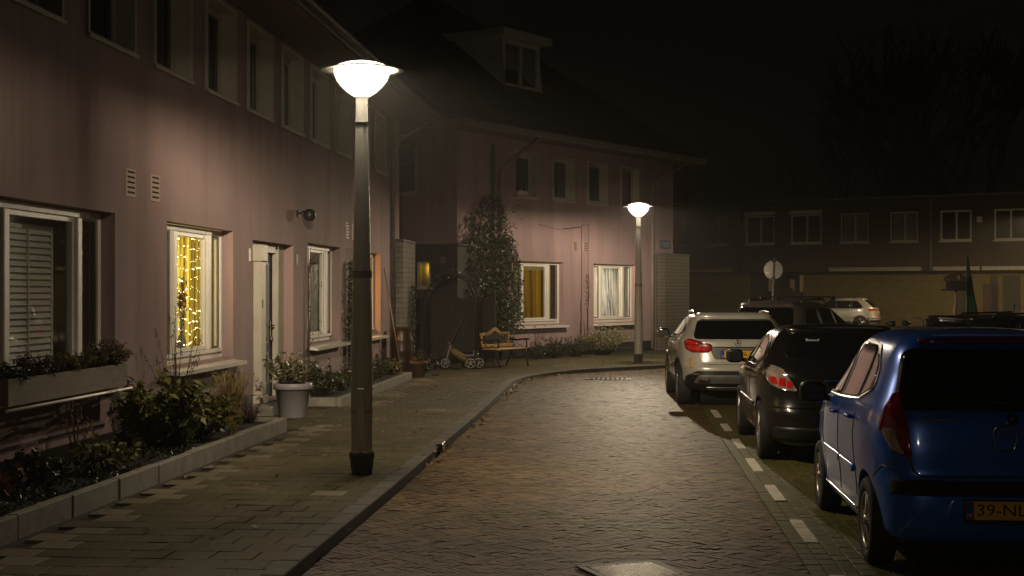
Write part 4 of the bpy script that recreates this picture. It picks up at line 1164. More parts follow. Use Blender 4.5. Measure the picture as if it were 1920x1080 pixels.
def wheel(parent, x, y, R, wd, spokes, style, side):
    """wheel upright in the xz plane, outer face towards side*y"""
    m = MB(); tr = R*.66
    m.lathe([(tr,-wd*.40),(R*.80,-wd*.50),(R*.95,-wd*.48),(R,-wd*.38),(R,wd*.38),(R*.95,wd*.48),(R*.80,wd*.50),(tr,wd*.42),(tr,-wd*.40)], 40, axis='y')
    w = m.obj('wheel', M['rubber'], parent); w.location = (x, y, R)
    if side < 0: w.rotation_euler = (0,0,pi)
    q = MB(); q.lathe([(tr*1.0,wd*.44),(tr*.97,wd*.47),(tr*.90,wd*.40),(tr*.88,-wd*.3)], 40, axis='y')
    yo = wd*.40
    for k in range(spokes):
        a = 2*pi*k/spokes + .3
        splits = ((-.13,.0),(.13,.0)) if style == 'twin' else ((0,0),)
        for da, _ in splits:
            r0, r1 = tr*.16, tr*.92; w0, w1 = tr*(.075 if style == 'twin' else .14), tr*(.055 if style == 'twin' else .11)
            a0, a1 = a+da*.55, a+da
            P0 = Vector((cos(a0)*r0, 0, sin(a0)*r0)); P1 = Vector((cos(a1)*r1, 0, sin(a1)*r1))
            t = (P1-P0).normalized(); n = Vector((-t.z, 0, t.x))
            v = []
            for P, ww, yy in ((P0, w0, yo+.012), (P1, w1, yo+.002)):
                v += [tuple(P+n*ww+Vector((0,yy-.025,0))), tuple(P+n*ww*.7+Vector((0,yy,0))), tuple(P-n*ww*.7+Vector((0,yy,0))), tuple(P-n*ww+Vector((0,yy-.025,0)))]
            q.add(v, [(0,1,5,4),(1,2,6,5),(2,3,7,6),(0,4,7,3),(0,3,2,1),(4,5,6,7)])
    q.lathe([(0,yo+.02),(tr*.17,yo+.016),(tr*.20,yo),(tr*.20,yo-.03)], 20, axis='y')
    q.obj('rim', M['alloy'], w)
    d = MB(); d.lathe([(0,yo-.06),(tr*.62,yo-.06),(tr*.62,yo-.075),(0,yo-.075)], 28, axis='y'); d.obj('brake_disc', M['greypaint'], w)
    e = MB(); e.lathe([(0,-wd*.3),(tr*.95,-wd*.3),(tr*.95,-wd*.28),(0,-wd*.28)], 28, axis='y'); e.obj('back_plate', M['rubber'], w)
    return w
def cut_arches(body, wheels, R, y_in, lip=.055):
    """real wheel arches cut out of the body shell"""
    for x in wheels:
        for sgn in (1, -1):
            m = MB(); m.lathe([(0,0),(R+lip,0),(R+lip,1.2),(0,1.2)], 48, (x, y_in if sgn > 0 else -y_in-1.2, R+.005), axis='y')
            cu = m.obj('cutter', M['blackplastic']); fix_normals(cu)
            md = body.modifiers.new('cut', 'BOOLEAN'); md.operation = 'DIFFERENCE'; md.object = cu; md.solver = 'EXACT'
            dg = bpy.context.evaluated_depsgraph_get(); me = bpy.data.meshes.new_from_object(body.evaluated_get(dg), depsgraph=dg)
            body.modifiers.clear(); old = body.data; body.data = me; bpy.data.meshes.remove(old)
            cm = cu.data; bpy.data.objects.remove(cu); bpy.data.meshes.remove(cm)
    body.data.shade_smooth(); body.data.set_sharp_from_angle(angle=radians(38))
def number_plate(car, shape, y, z, text, w=.52, h=.115, off=.02, tilt=0, tw=.40, dx=0):
    """flat yellow plate on the tail: rotated so that it reads from behind"""
    p = shape.at(0, z); x = p.x - off + dx
    m = MB(); m.box(x-.006, x+.012, y-w/2-.008, y+w/2+.008, z-h/2-.008, z+h/2+.008, .003)
    pl_ = m.obj('plate_holder', M['blackplastic'], car)
    m = MB(); m.box(x-.010, x-.0062, y-w/2, y+w/2, z-h/2, z+h/2, .0015); k = m.obj('number_plate', M['plateyellow'], pl_)
    m = MB(); m.box(x-.0112, x-.0101, y+w/2-.048, y+w/2-.001, z-h/2+.002, z+h/2-.002); m.obj('blue_band', M['plateblue'], pl_)
    for body, size, yy, mm, zz in ((text, .098, y-.022, 'platetext', z), ('NL', .034, y+w/2-.024, 'whiteplastic', z-.03)):
        me = text_mesh(body, size, extrude=.0006); 
        xs = [v.co.x for v in me.vertices]; wd = max(xs)-min(xs); tgt = tw if mm == 'platetext' else .034
        me.transform(Matrix.Diagonal((tgt/wd, 1.05, 1, 1)))
        me.transform(Matrix.Rotation(radians(-90), 4, 'Z') @ Matrix.Rotation(radians(90), 4, 'X'))
        xc_ = (max(xs)+min(xs))/2*tgt/wd
        if mm == 'platetext': yy = y+w/2-.064-tgt/2
        me.transform(Matrix.Translation((x-.0122, yy, zz))); me.materials.append(M[mm])
        o = bpy.data.objects.new('lettering', me); COL.objects.link(o); o.parent = pl_
    return pl_
def mirror_part(car, x, y, z, sgn, mat_, s=1.0):
    m = MB(); m.smooth = True
    def f(u, v):
        a = u*2*pi; b = (v-.5)*pi
        cx = math.copysign(abs(cos(b))**.6, cos(b)); 
        return (x + .06*s*math.copysign(abs(cos(a))**.7, cos(a))*cx + .02*(1-abs(sin(b))), y + sgn*(.10*s + .105*s*math.copysign(abs(sin(a))**.7, sin(a))*cx), z + .085*s*math.copysign(abs(sin(b))**.7, sin(b)))
    m.grid(f, 24, 12)
    o = m.obj('wing_mirror', mat_, car)
    q = MB(); q.tube([(x+.02, y-sgn*.06, z-.06), (x+.02, y+sgn*.03, z-.04)], .025, 8); q.obj('mirror_arm', M['blackplastic'], o)
    q = MB(); 
    q.add([(x-.062*s, y+sgn*(.10+a)*s, z+b*s) for a, b in ((-.075,-.055),(.08,-.055),(.08,.05),(-.075,.05))], [(0,1,2,3)]); q.obj('mirror_glass', M['mirrorglass'], o)
    return o
def handle(car, shape, x, z, mat_, L_=.17):
    s = shape.s_of_x(x, z); pts = []
    for i in range(7):
        t = i/6; ss = s + (t-.5)*L_; pts.append(shape.at(ss, z+.004*sin(t*pi)) + shape.normal(ss, z)*(.004+.030*sin(t*pi)**.5))
    m = MB(); m.tube(pts, [.010,.016,.018,.018,.018,.016,.010], 8); return m.obj('door_handle', mat_, car)
def both(car, name, m, mat_, right=True):
    a = m.obj(name, mat_, car)
    if right: mirror(m).obj(name, mat_, car)
    return a
def heading_of(dx, dy): return atan2(dy, dx)
# ------------------------------------------------------------------ blue five-door hatchback, nearest
def blue_car():
    t = thing('parked_car', 'bright blue small hatchback parked nearest the camera, cut off by the right edge', 'car', (0,0,0), 0, 'parked cars')
    B = paint('blue_paint', (.010,.13,.66), .30, .30)
    tab = [(.19,.16,3.36,.66),(.23,.07,3.44,.745),(.30,.02,3.50,.772),(.46,.0,3.55,.785),(.54,.005,3.56,.792),(.60,.03,3.56,.797),(.66,.05,3.545,.80),(.78,.055,3.48,.80),(.90,.07,3.30,.795),(.98,.085,2.98,.78),(1.03,.10,2.80,.765),(1.10,.13,2.66,.735),(1.25,.20,2.40,.675),(1.38,.25,2.16,.63),(1.46,.295,1.97,.585),(1.51,.35,1.75,.515),(1.537,.46,1.5,.39),(1.55,.62,1.25,.22),(1.556,.80,1.05,.08)]
    S = CarShape(tab, 7.0, 5.2)
    R = .285; wx_ = (.555, 2.935)
    b = S.body().obj('body', B, t); fix_normals(b); cut_arches(b, wx_, R, .50, .045)
    for x in wx_:
        for sg in (1,-1): wheel(t, x, sg*.705, R, .175, 5, 'twin', sg)
    # inner arch liners
    for x in wx_:
        m = MB(); m.lathe([(R+.046,-.48),(R+.046,.48)], 40, (x,0,R+.005), axis='y'); m.obj('arch_liner', M['rubber'], t)
    # side glass: front door, rear door, quarter pane, one black band behind them
    lower_ = lambda x: 1.005 - .045*(x-1.0) if x > .95 else 1.005 + .20*(.95-x)
    band = round_poly([(2.66,1.005),(1.75,1.02),(.98,1.055),(.62,1.155),(.70,1.31),(.92,1.435),(1.5,1.465),(1.93,1.405),(2.32,1.22)], .06)
    both(t, 'window_band', S.panel(S.side(band), .003, 18, 28), M['blackplastic'])
    fw = round_poly([(2.52,1.03),(1.80,1.04),(1.765,1.425),(1.90,1.385),(2.27,1.20)], .04)
    rw = round_poly([(1.70,1.045),(1.05,1.075),(.985,1.40),(1.10,1.428),(1.67,1.435)], .045)
    qw = round_poly([(.99,1.085),(.69,1.165),(.745,1.29),(.925,1.385)], .03)
    for w in (fw, rw, qw): both(t, 'side_window', S.panel(S.side(w), .0065, 12, 14), M['autoglass'])
    both(t, 'window_trim', S.line(S.side([(2.60,1.008),(1.75,1.022),(.98,1.058),(.66,1.145)]), .009, .004), M['chrome'])
    # tail window, black surround
    both(t, 'tail_window', S.panel(S.rear(round_poly([(-.665,1.045),(.665,1.045),(.575,1.43),(-.575,1.43)], .07)), .004, 14, 30), M['autoglass'], False)
    m = S.line(S.rear([(-.48,1.475),(.48,1.475)]), .016, .01); both(t, 'high_brake_lamp', m, M['lampreddark'], False)
    m = MB(); m.tube([S.at(0,1.0)+Vector((-.03,-.05,0)), S.at(0,1.10)+Vector((-.035,-.02,0)), S.at(.35,1.13)+Vector((-.03,0,0))], .011, 6); m.lathe([(0,-.03),(.032,-.03),(.032,.03),(0,.03)], 14, (S.at(0,1.0).x-.01,-.05,1.0), axis='x'); both(t, 'wiper', m, M['blackplastic'], False)
    # tail lights: tall, pointed at the top, running up the rear corner
    cz = S.corner
    def L_(pts): return [(cz(z)+d, z) for d, z in pts]
    tl = round_poly(L_([(.085,.92),(-.0,.79),(-.12,.745),(-.12,.87),(-.075,1.05),(-.01,1.145),(.02,1.15)]), .03)
    both(t, 'tail_light', S.panel(tl, .022, 16, 12, .03), M['lampreddark'])
    ed = L_([(.087,.91),(.080,.97),(.055,1.05),(.018,1.14)])
    both(t, 'tail_light_edge', S.line(ed, .012, .018), M['lampred'])
    rv = round_poly(L_([(.072,.925),(.005,.80),(-.075,.77),(-.045,.88),(-.03,.935)]), .02)
    both(t, 'reversing_lamp', S.panel(rv, .0245, 8, 6, .012), M['lampclear'])
    # bumper: black rubbing strip, seams
    both(t, 'bumper_strip', S.panel([(s, z) for s, z in S.rear([(-.70,.52),(.70,.52),(.70,.615),(-.70,.615)])], .0025, 5, 40, .006), M['dark'], False)
    both(t, 'tailgate_seam', S.line(S.rear([(.64,1.04),(.62,.86),(.56,.67),(.52,.64),(-.52,.64),(-.56,.67),(-.62,.86),(-.64,1.04)]), .0065, .0), M['blackplastic'], False)
    both(t, 'bumper_seam', S.line([(cz(.66)-.05,.655),(cz(.66)+.10,.69),(cz(.62)+.26,.60)], .005, 0), M['blackplastic'])
    both(t, 'number_plate_recess', S.panel(S.rear(round_poly([(-.42,.36),(.42,.36),(.37,.505),(-.37,.505)], .03)), .003, 5, 16), B, False)
    number_plate(t, S, 0, .440, '39-NL', off=.020, tw=.30)
    # small dealer strip under the plate
    p = S.at(0,.39); m = MB(); m.box(p.x-.022, p.x+.0, -.26, .26, .352, .374, .002); both(t, 'dealer_strip', m, M['blackplastic'], False)
    # emblem ring, script
    z = .880; p = S.at(0, z)
    m = MB(); pts = []
    for i in range(33):
        a = 2*pi*i/32; pts.append((p.x-.010, .073*math.copysign(abs(cos(a))**.55, cos(a))*(1 if sin(a) > 0 else .86), z + .080*math.copysign(abs(sin(a))**.55, sin(a))))
    m.tube(pts, .007, 6, False); both(t, 'emblem_ring', m, M['chrome'], False)
    m = MB(); 
    for yy in (-.02,.02): m.tube([(p.x-.008, yy-.012, z-.02+.02), (p.x-.008, yy+.010, z+.045)], .004, 5)
    m.tube([(p.x-.008,-.022,z+.015),(p.x-.008,.022,z+.03)], .004, 5); both(t, 'emblem_letter', m, M['greypaint'], False)
    m = MB(); rr = random.Random(2)
    for i in range(8): m.box(p.x-.004, p.x+.01, .50-.026*i-.018, .50-.026*i, .985, .985+.016, .001)
    both(t, 'badge_script', m, M['zinc'], False)
    # side details
    both(t, 'rub_strip', S.panel(S.side(round_poly([(2.45,.555),(1.62,.555),(1.62,.605),(2.45,.605)], .02)), .016, 4, 14, .02), B)
    both(t, 'rub_strip', S.panel(S.side(round_poly([(1.58,.555),(.95,.555),(.98,.605),(1.58,.605)], .02)), .016, 4, 10, .02), B)
    both(t, 'door_seam', S.line(S.side([(1.75,.975),(1.72,.70),(1.70,.34)]), .004, 0), M['blackplastic'])
    both(t, 'door_seam', S.line(S.side([(.98,1.0),(1.02,.80),(.93,.62),(.92,.40)]), .004, 0), M['blackplastic'])
    both(t, 'door_seam', S.line(S.side([(2.56,.95),(2.58,.7),(2.52,.34)]), .004, 0), M['blackplastic'])
    both(t, 'sill_trim', S.line(S.side([(2.55,.30),(.93,.31)]), .010, .004), M['chrome'])
    for x, z in ((1.86,.90),(1.12,.925)):
        handle(t, S, x, z, B); 
    mirror_part(t, 2.40, .80, 1.01, 1, M['blackplastic']); mirror_part(t, 2.40, -.80, 1.01, -1, M['blackplastic'])
    both(t, 'side_repeater', S.panel(S.side(round_poly([(2.80,.80),(2.72,.80),(2.72,.835),(2.80,.835)], .012)), .010, 3, 4, .012), M['lampclear'])
    # things on the parcel shelf glimpsed through the tail glass are left dark
    m = MB(); m.tube([(.55,-.15,1.545),(.50,-.15,1.62),(.42,-.15,1.72)], .004, 5); both(t, 'aerial', m, M['blackplastic'], False)
    return t
CAR_BLUE = blue_car(); a_ = radians(90)-math.atan(.083)
def put_car(t, x, y, hx, hy): t.location = (x, y, 0); t.rotation_euler = (0,0,atan2(hy,hx))
put_car(CAR_BLUE, 3.175, 9.22, .083, 1); CAR_BLUE.scale = (1.03,1.03,1.03)

# ------------------------------------------------------------------ black three-door hatchback
def black_car():
    t = thing('parked_car', 'glossy black hatchback with white lettering across its rear glass, parked second in line', 'car', (0,0,0), 0, 'parked cars')
    B = paint('black_paint', (.010,.0095,.011), .3, .3)
    tab = [(.18,.20,4.08,.70),(.22,.10,4.16,.80),(.32,.03,4.22,.845),(.47,.0,4.26,.86),(.55,.01,4.27,.868),(.62,.05,4.26,.873),(.70,.075,4.22,.876),(.82,.085,4.05,.874),(.92,.10,3.55,.868),(.97,.13,3.20,.855),(1.02,.18,3.05,.835),(1.12,.30,2.80,.785),(1.25,.47,2.45,.715),(1.34,.62,2.18,.655),(1.39,.72,1.98,.60),(1.425,.86,1.75,.51),(1.445,1.05,1.5,.36),(1.455,1.22,1.35,.12)]
    S = CarShape(tab, 4.8, 4.8)
    R = .315; wx_ = (.80, 3.41)
    b = S.body().obj('body', B, t); fix_normals(b); cut_arches(b, wx_, R, .56, .045)
    for x in wx_:
        for sg in (1,-1): wheel(t, x, sg*.765, R, .20, 7, 'single', sg)
        m = MB(); m.lathe([(R+.046,-.53),(R+.046,.53)], 40, (x,0,R+.005), axis='y'); m.obj('arch_liner', M['rubber'], t)
    band = round_poly([(3.02,.985),(2.0,.985),(1.15,1.00),(.72,1.12),(.98,1.27),(1.45,1.355),(1.9,1.335),(2.35,1.21)], .05)
    both(t, 'window_band', S.panel(S.side(band), .003, 16, 26), M['blackplastic'])
    fw = round_poly([(2.90,1.005),(1.86,1.005),(1.72,1.325),(1.92,1.31),(2.36,1.185)], .04); rw = round_poly([(1.78,1.008),(1.16,1.02),(.84,1.125),(1.04,1.255),(1.45,1.33),(1.64,1.325)], .05)
    for w in (fw, rw): both(t, 'side_window', S.panel(S.side(w), .0065, 12, 14), M['autoglass'])
    both(t, 'window_trim', S.line(S.side([(2.98,.985),(2.0,.985),(1.15,1.0),(.80,1.09)]), .008, .004), M['chrome'])
    both(t, 'tail_window', S.panel(S.rear(round_poly([(-.63,1.105),(.63,1.105),(.55,1.365),(-.55,1.365)], .08)), .004, 14, 30), M['autoglass'], False)
    both(t, 'tail_spoiler', S.panel(S.rear(round_poly([(-.56,1.375),(.56,1.375),(.50,1.41),(-.50,1.41)], .02)), .035, 5, 24, .05), B, False)
    cz = S.corner
    def L_(pts): return [(cz(z)+d, z) for d, z in pts]
    tl = round_poly(L_([(.27,.965),(.20,.85),(.02,.795),(-.20,.77),(-.11,.90),(-.03,1.00),(.12,1.035)]), .04)
    both(t, 'tail_light', S.panel(tl, .010, 14, 16, .014), M['lampclear'])
    both(t, 'tail_light_frame', S.line(tl+[tl[0]], .006, .010), M['chrome'])
    for a, b_, z0, z1 in ((.15,.035,.845,.92),(.025,-.065,.825,.91),(-.075,-.145,.805,.88)):
        both(t, 'red_lamp', S.panel(round_poly(L_([(a,z0),(b_,z0-.005),(b_+.01,z1),(a,z1)]), .02), .0135, 6, 6, .004), M['lampred'])
    both(t, 'tailgate_seam', S.line(S.rear([(.66,1.03),(.63,.90),(.60,.70),(.56,.66),(-.56,.66),(-.60,.70),(-.63,.90),(-.66,1.03)]), .004, 0), M['blackplastic'], False)
    both(t, 'bumper_crease', S.line(S.rear([(.80,.60),(-.80,.60)]), .010, .004), B, False)
    both(t, 'lower_valance', S.panel(S.rear([(-.74,.25),(.74,.25),(.74,.40),(-.74,.40)]), .006, 4, 30, .012), M['blackplastic'], False)
    m = MB(); p = S.at(0,.84); m.box(p.x-.03,p.x-.002,-.24,.24,.875,.905,.008); both(t, 'chrome_strip', m, M['chrome'], False)
    number_plate(t, S, 0, .80, '', off=.012) if False else None
    both(t, 'door_seam', S.line(S.side([(1.62,1.0),(1.66,.80),(1.60,.50),(1.62,.30)]), .004, 0), M['blackplastic'])
    both(t, 'door_seam', S.line(S.side([(3.0,.96),(3.0,.3)]), .004, 0), M['blackplastic'])
    both(t, 'rub_strip', S.panel(S.side(round_poly([(2.9,.545),(1.25,.545),(1.25,.59),(2.9,.59)], .02)), .014, 4, 16, .016), B)
    both(t, 'fuel_flap', S.line(S.side([(1.05,.93),(.92,.93),(.92,.80),(1.05,.80),(1.05,.93)]), .003, 0), M['blackplastic'])
    handle(t, S, 1.82, .91, B)
    mirror_part(t, 2.72, .86, 1.03, 1, M['blackplastic']); mirror_part(t, 2.72, -.86, 1.03, -1, M['blackplastic'])
    # lettering on the rear glass (as far as it can be read)
    z = 1.295; p = S.at(.30, z); n = S.normal(.30, z)
    me = text_mesh('Beauf', .062, spacing=1.05)
    ang = math.asin(max(-1, min(1, n.z)))
    me.transform(Matrix.Rotation(radians(-90),4,'Z') @ Matrix.Rotation(radians(90)-ang,4,'X')); me.transform(Matrix.Translation((p.x-.016, .31, z+.0))); me.materials.append(M['whiteplastic'])
    o = bpy.data.objects.new('lettering', me); COL.objects.link(o); o.parent = t
    return t
CAR_BLACK = black_car(); put_car(CAR_BLACK, 3.565, 15.2, .075, 1); CAR_BLACK.scale = (1.025,1.025,1.025)

# ------------------------------------------------------------------ champagne crossover
def star(m, x, y, z, r, w=.006):
    pts = [(x, y+r*cos(a), z+r*sin(a)) for a in [2*pi*i/28 for i in range(29)]]
    m.tube(pts, w*.7, 6, False)
    for k in range(3):
        a = radians(90+120*k); m.tube([(x, y, z), (x, y+r*.96*cos(a), z+r*.96*sin(a))], [w*1.5, w*.35], 5)
def gold_car():
    t = thing('parked_car', 'champagne coloured crossover with red tail lights and yellow plate, parked third in line', 'car', (0,0,0), 0, 'parked cars')
    B = paint('champagne_paint', (.60,.575,.50), .30, .30)
    tab = [(.26,.24,4.10,.72),(.30,.12,4.22,.82),(.42,.03,4.34,.875),(.50,.0,4.38,.885),(.62,.0,4.40,.895),(.66,.02,4.40,.90),(.72,.05,4.39,.903),(.86,.075,4.32,.903),(.96,.085,4.05,.895),(1.04,.10,3.40,.885),(1.09,.14,3.22,.865),(1.18,.26,2.98,.81),(1.30,.44,2.60,.74),(1.38,.56,2.30,.69),(1.43,.63,2.10,.635),(1.465,.74,1.9,.545),(1.485,.92,1.65,.38),(1.495,1.15,1.45,.12)]
    S = CarShape(tab, 4.8, 4.8)
    R = .345; wx_ = (.85, 3.55)
    b = S.body().obj('body', B, t); fix_normals(b); cut_arches(b, wx_, R, .58, .05)
    for x in wx_:
        for sg in (1,-1): wheel(t, x, sg*.79, R, .225, 5, 'twin', sg)
        m = MB(); m.lathe([(R+.051,-.55),(R+.051,.55)], 40, (x,0,R+.005), axis='y'); m.obj('arch_liner', M['rubber'], t)
        m = MB(); pts = []
        for i in range(25):
            a = radians(-8+196*i/24); xx = x+(R+.062)*cos(a); zz = R+(R+.062)*sin(a)
            if zz < .31: continue
            s = S.s_of_x(xx, zz); pts.append(S.at(s, zz)+S.normal(s, zz)*.002)
        m.tube(pts, .022, 8); both(t, 'arch_trim', m, M['blackplastic'])
    band = round_poly([(3.16,1.06),(2.0,1.07),(1.1,1.095),(.72,1.20),(.92,1.30),(1.3,1.385),(1.9,1.395),(2.45,1.27)], .05)
    both(t, 'window_band', S.panel(S.side(band), .003, 16, 26), M['blackplastic'])
    for w in ([(3.02,1.08),(2.18,1.085),(2.12,1.37),(2.42,1.255)], [(2.10,1.088),(1.35,1.105),(1.28,1.36),(2.04,1.375)], [(1.28,1.11),(.84,1.20),(.98,1.285),(1.21,1.345)]):
        both(t, 'side_window', S.panel(S.side(round_poly(w, .035)), .0065, 12, 12), M['autoglass'])
    both(t, 'window_trim', S.line(S.side([(3.1,1.06),(2.0,1.07),(1.1,1.095),(.78,1.18)]), .008, .004), M['chrome'])
    both(t, 'tail_window', S.panel(S.rear(round_poly([(-.69,1.075),(.69,1.075),(.58,1.385),(-.58,1.385)], .09)), .004, 14, 30), M['autoglass'], False)
    both(t, 'tail_spoiler', S.panel(S.rear(round_poly([(-.60,1.395),(.60,1.395),(.55,1.445),(-.55,1.445)], .02)), .045, 5, 24, .06), B, False)
    for sg in (1,-1):
        m = MB(); m.tube([(.70,sg*.585,1.42),(.85,sg*.60,1.485),(1.4,sg*.605,1.50),(2.1,sg*.60,1.485),(2.3,sg*.585,1.43)], [.012,.018,.018,.018,.012], 8); m.obj('roof_rail', M['chrome'], t)
    cz = S.corner
    def L_(pts): return [(cz(z)+d, z) for d, z in pts]
    tl = round_poly(L_([(.20,1.04),(.17,.92),(.0,.865),(-.27,.865),(-.34,.92),(-.31,1.00),(-.10,1.055),(.06,1.08)]), .035)
    both(t, 'tail_light', S.panel(tl, .012, 12, 18, .016), M['lampreddark'])
    both(t, 'lamp_band', S.panel(round_poly(L_([(.16,.965),(.0,.90),(-.27,.89),(-.31,.935),(-.10,.965),(.06,.995)]), .02), .0155, 8, 14, .006), M['lampred'])
    both(t, 'lamp_band', S.panel(round_poly(L_([(.17,1.02),(.05,1.00),(-.10,.99),(-.12,1.02),(.05,1.06),(.15,1.05)]), .015), .0155, 6, 10, .006), M['lampred'])
    both(t, 'reversing_lamp', S.panel(round_poly(L_([(-.12,.965),(-.28,.955),(-.27,.985),(-.12,.99)]), .01), .0165, 4, 6, .006), M['lampclear'])
    # plate recess with chrome bar and star emblem above
    both(t, 'plate_recess', S.panel(S.rear(round_poly([(-.36,.76),(.36,.76),(.42,.90),(.42,.935),(-.42,.935),(-.42,.90)], .04)), .003, 6, 20), M['greypaint'], False)
    m = S.line(S.rear([(-.46,.95),(.46,.95)]), .010, .012); both(t, 'chrome_bar', m, M['chrome'], False)
    number_plate(t, S, .0, .845, 'XZ-386-S', off=.018, tw=.42)
    m = MB(); p = S.at(0,1.015); star(m, p.x-.012, 0, 1.02, .046); both(t, 'star_emblem', m, M['chrome'], False)
    both(t, 'tailgate_seam', S.line(S.rear([(.70,1.07),(.66,.99),(.62,.85),(.56,.705),(.50,.685),(-.50,.685),(-.56,.705),(-.62,.85),(-.66,.99),(-.70,1.07)]), .004, 0), M['blackplastic'], False)
    # bumper: black band, silver diffuser, exhaust tips
    both(t, 'bumper_band', S.panel(S.rear(round_poly([(-.78,.30),(.78,.30),(.80,.49),(.62,.585),(-.62,.585),(-.80,.49)], .04)), .006, 8, 36, .012), M['blackplastic'], False)
    both(t, 'skid_plate', S.panel(S.rear(round_poly([(-.68,.39),(.68,.39),(.60,.52),(-.60,.52)], .03)), .012, 6, 30, .014), M['zinc'], False)
    both(t, 'lower_lip', S.panel(S.rear(round_poly([(-.46,.285),(.46,.285),(.50,.33),(-.50,.33)], .015)), .014, 4, 24, .02), M['alloy'], False)
    for sg in (1,-1):
        q = [(sg*.52+a, b_) for a, b_ in ((-.085,.40),(.085,.40),(.085,.455),(-.085,.455))]
        m = S.panel(S.rear(round_poly(q, .02)), .018, 4, 6, .03); e = m.obj('exhaust_trim', M['chrome'], t)
        q = [(sg*.52+a, b_) for a, b_ in ((-.065,.412),(.065,.412),(.065,.443),(-.065,.443))]
        m = S.panel(S.rear(round_poly(q, .015)), .021, 3, 5, .004); m.obj('exhaust_mouth', M['dark'], e)
    both(t, 'bumper_reflector', S.panel(L_([(.10,.62),(.03,.62),(.03,.78),(.08,.78)]), .004, 5, 4, .006), mat('amber_reflector', (.55,.36,.10), (.45,.28,.07), .25), True)
    both(t, 'door_seam', S.line(S.side([(2.12,1.06),(2.10,.75),(2.08,.42)]), .004, 0), M['blackplastic'])
    both(t, 'door_seam', S.line(S.side([(1.22,1.08),(1.30,.85),(1.22,.65)]), .004, 0), M['blackplastic'])
    both(t, 'sill_trim', S.panel(S.side([(3.1,.32),(1.28,.32),(1.28,.42),(3.1,.42)]), .008, 4, 12, .012), M['blackplastic'])
    for x in (2.26, 1.42): handle(t, S, x, .975, B)
    mirror_part(t, 2.86, .89, 1.10, 1, M['chrome'], 1.05); mirror_part(t, 2.86, -.89, 1.10, -1, M['chrome'], 1.05)
    return t
CAR_GOLD = gold_car(); put_car(CAR_GOLD, 3.60, 22.9, .045, 1); CAR_GOLD.scale = (1.02,1.02,1.02)

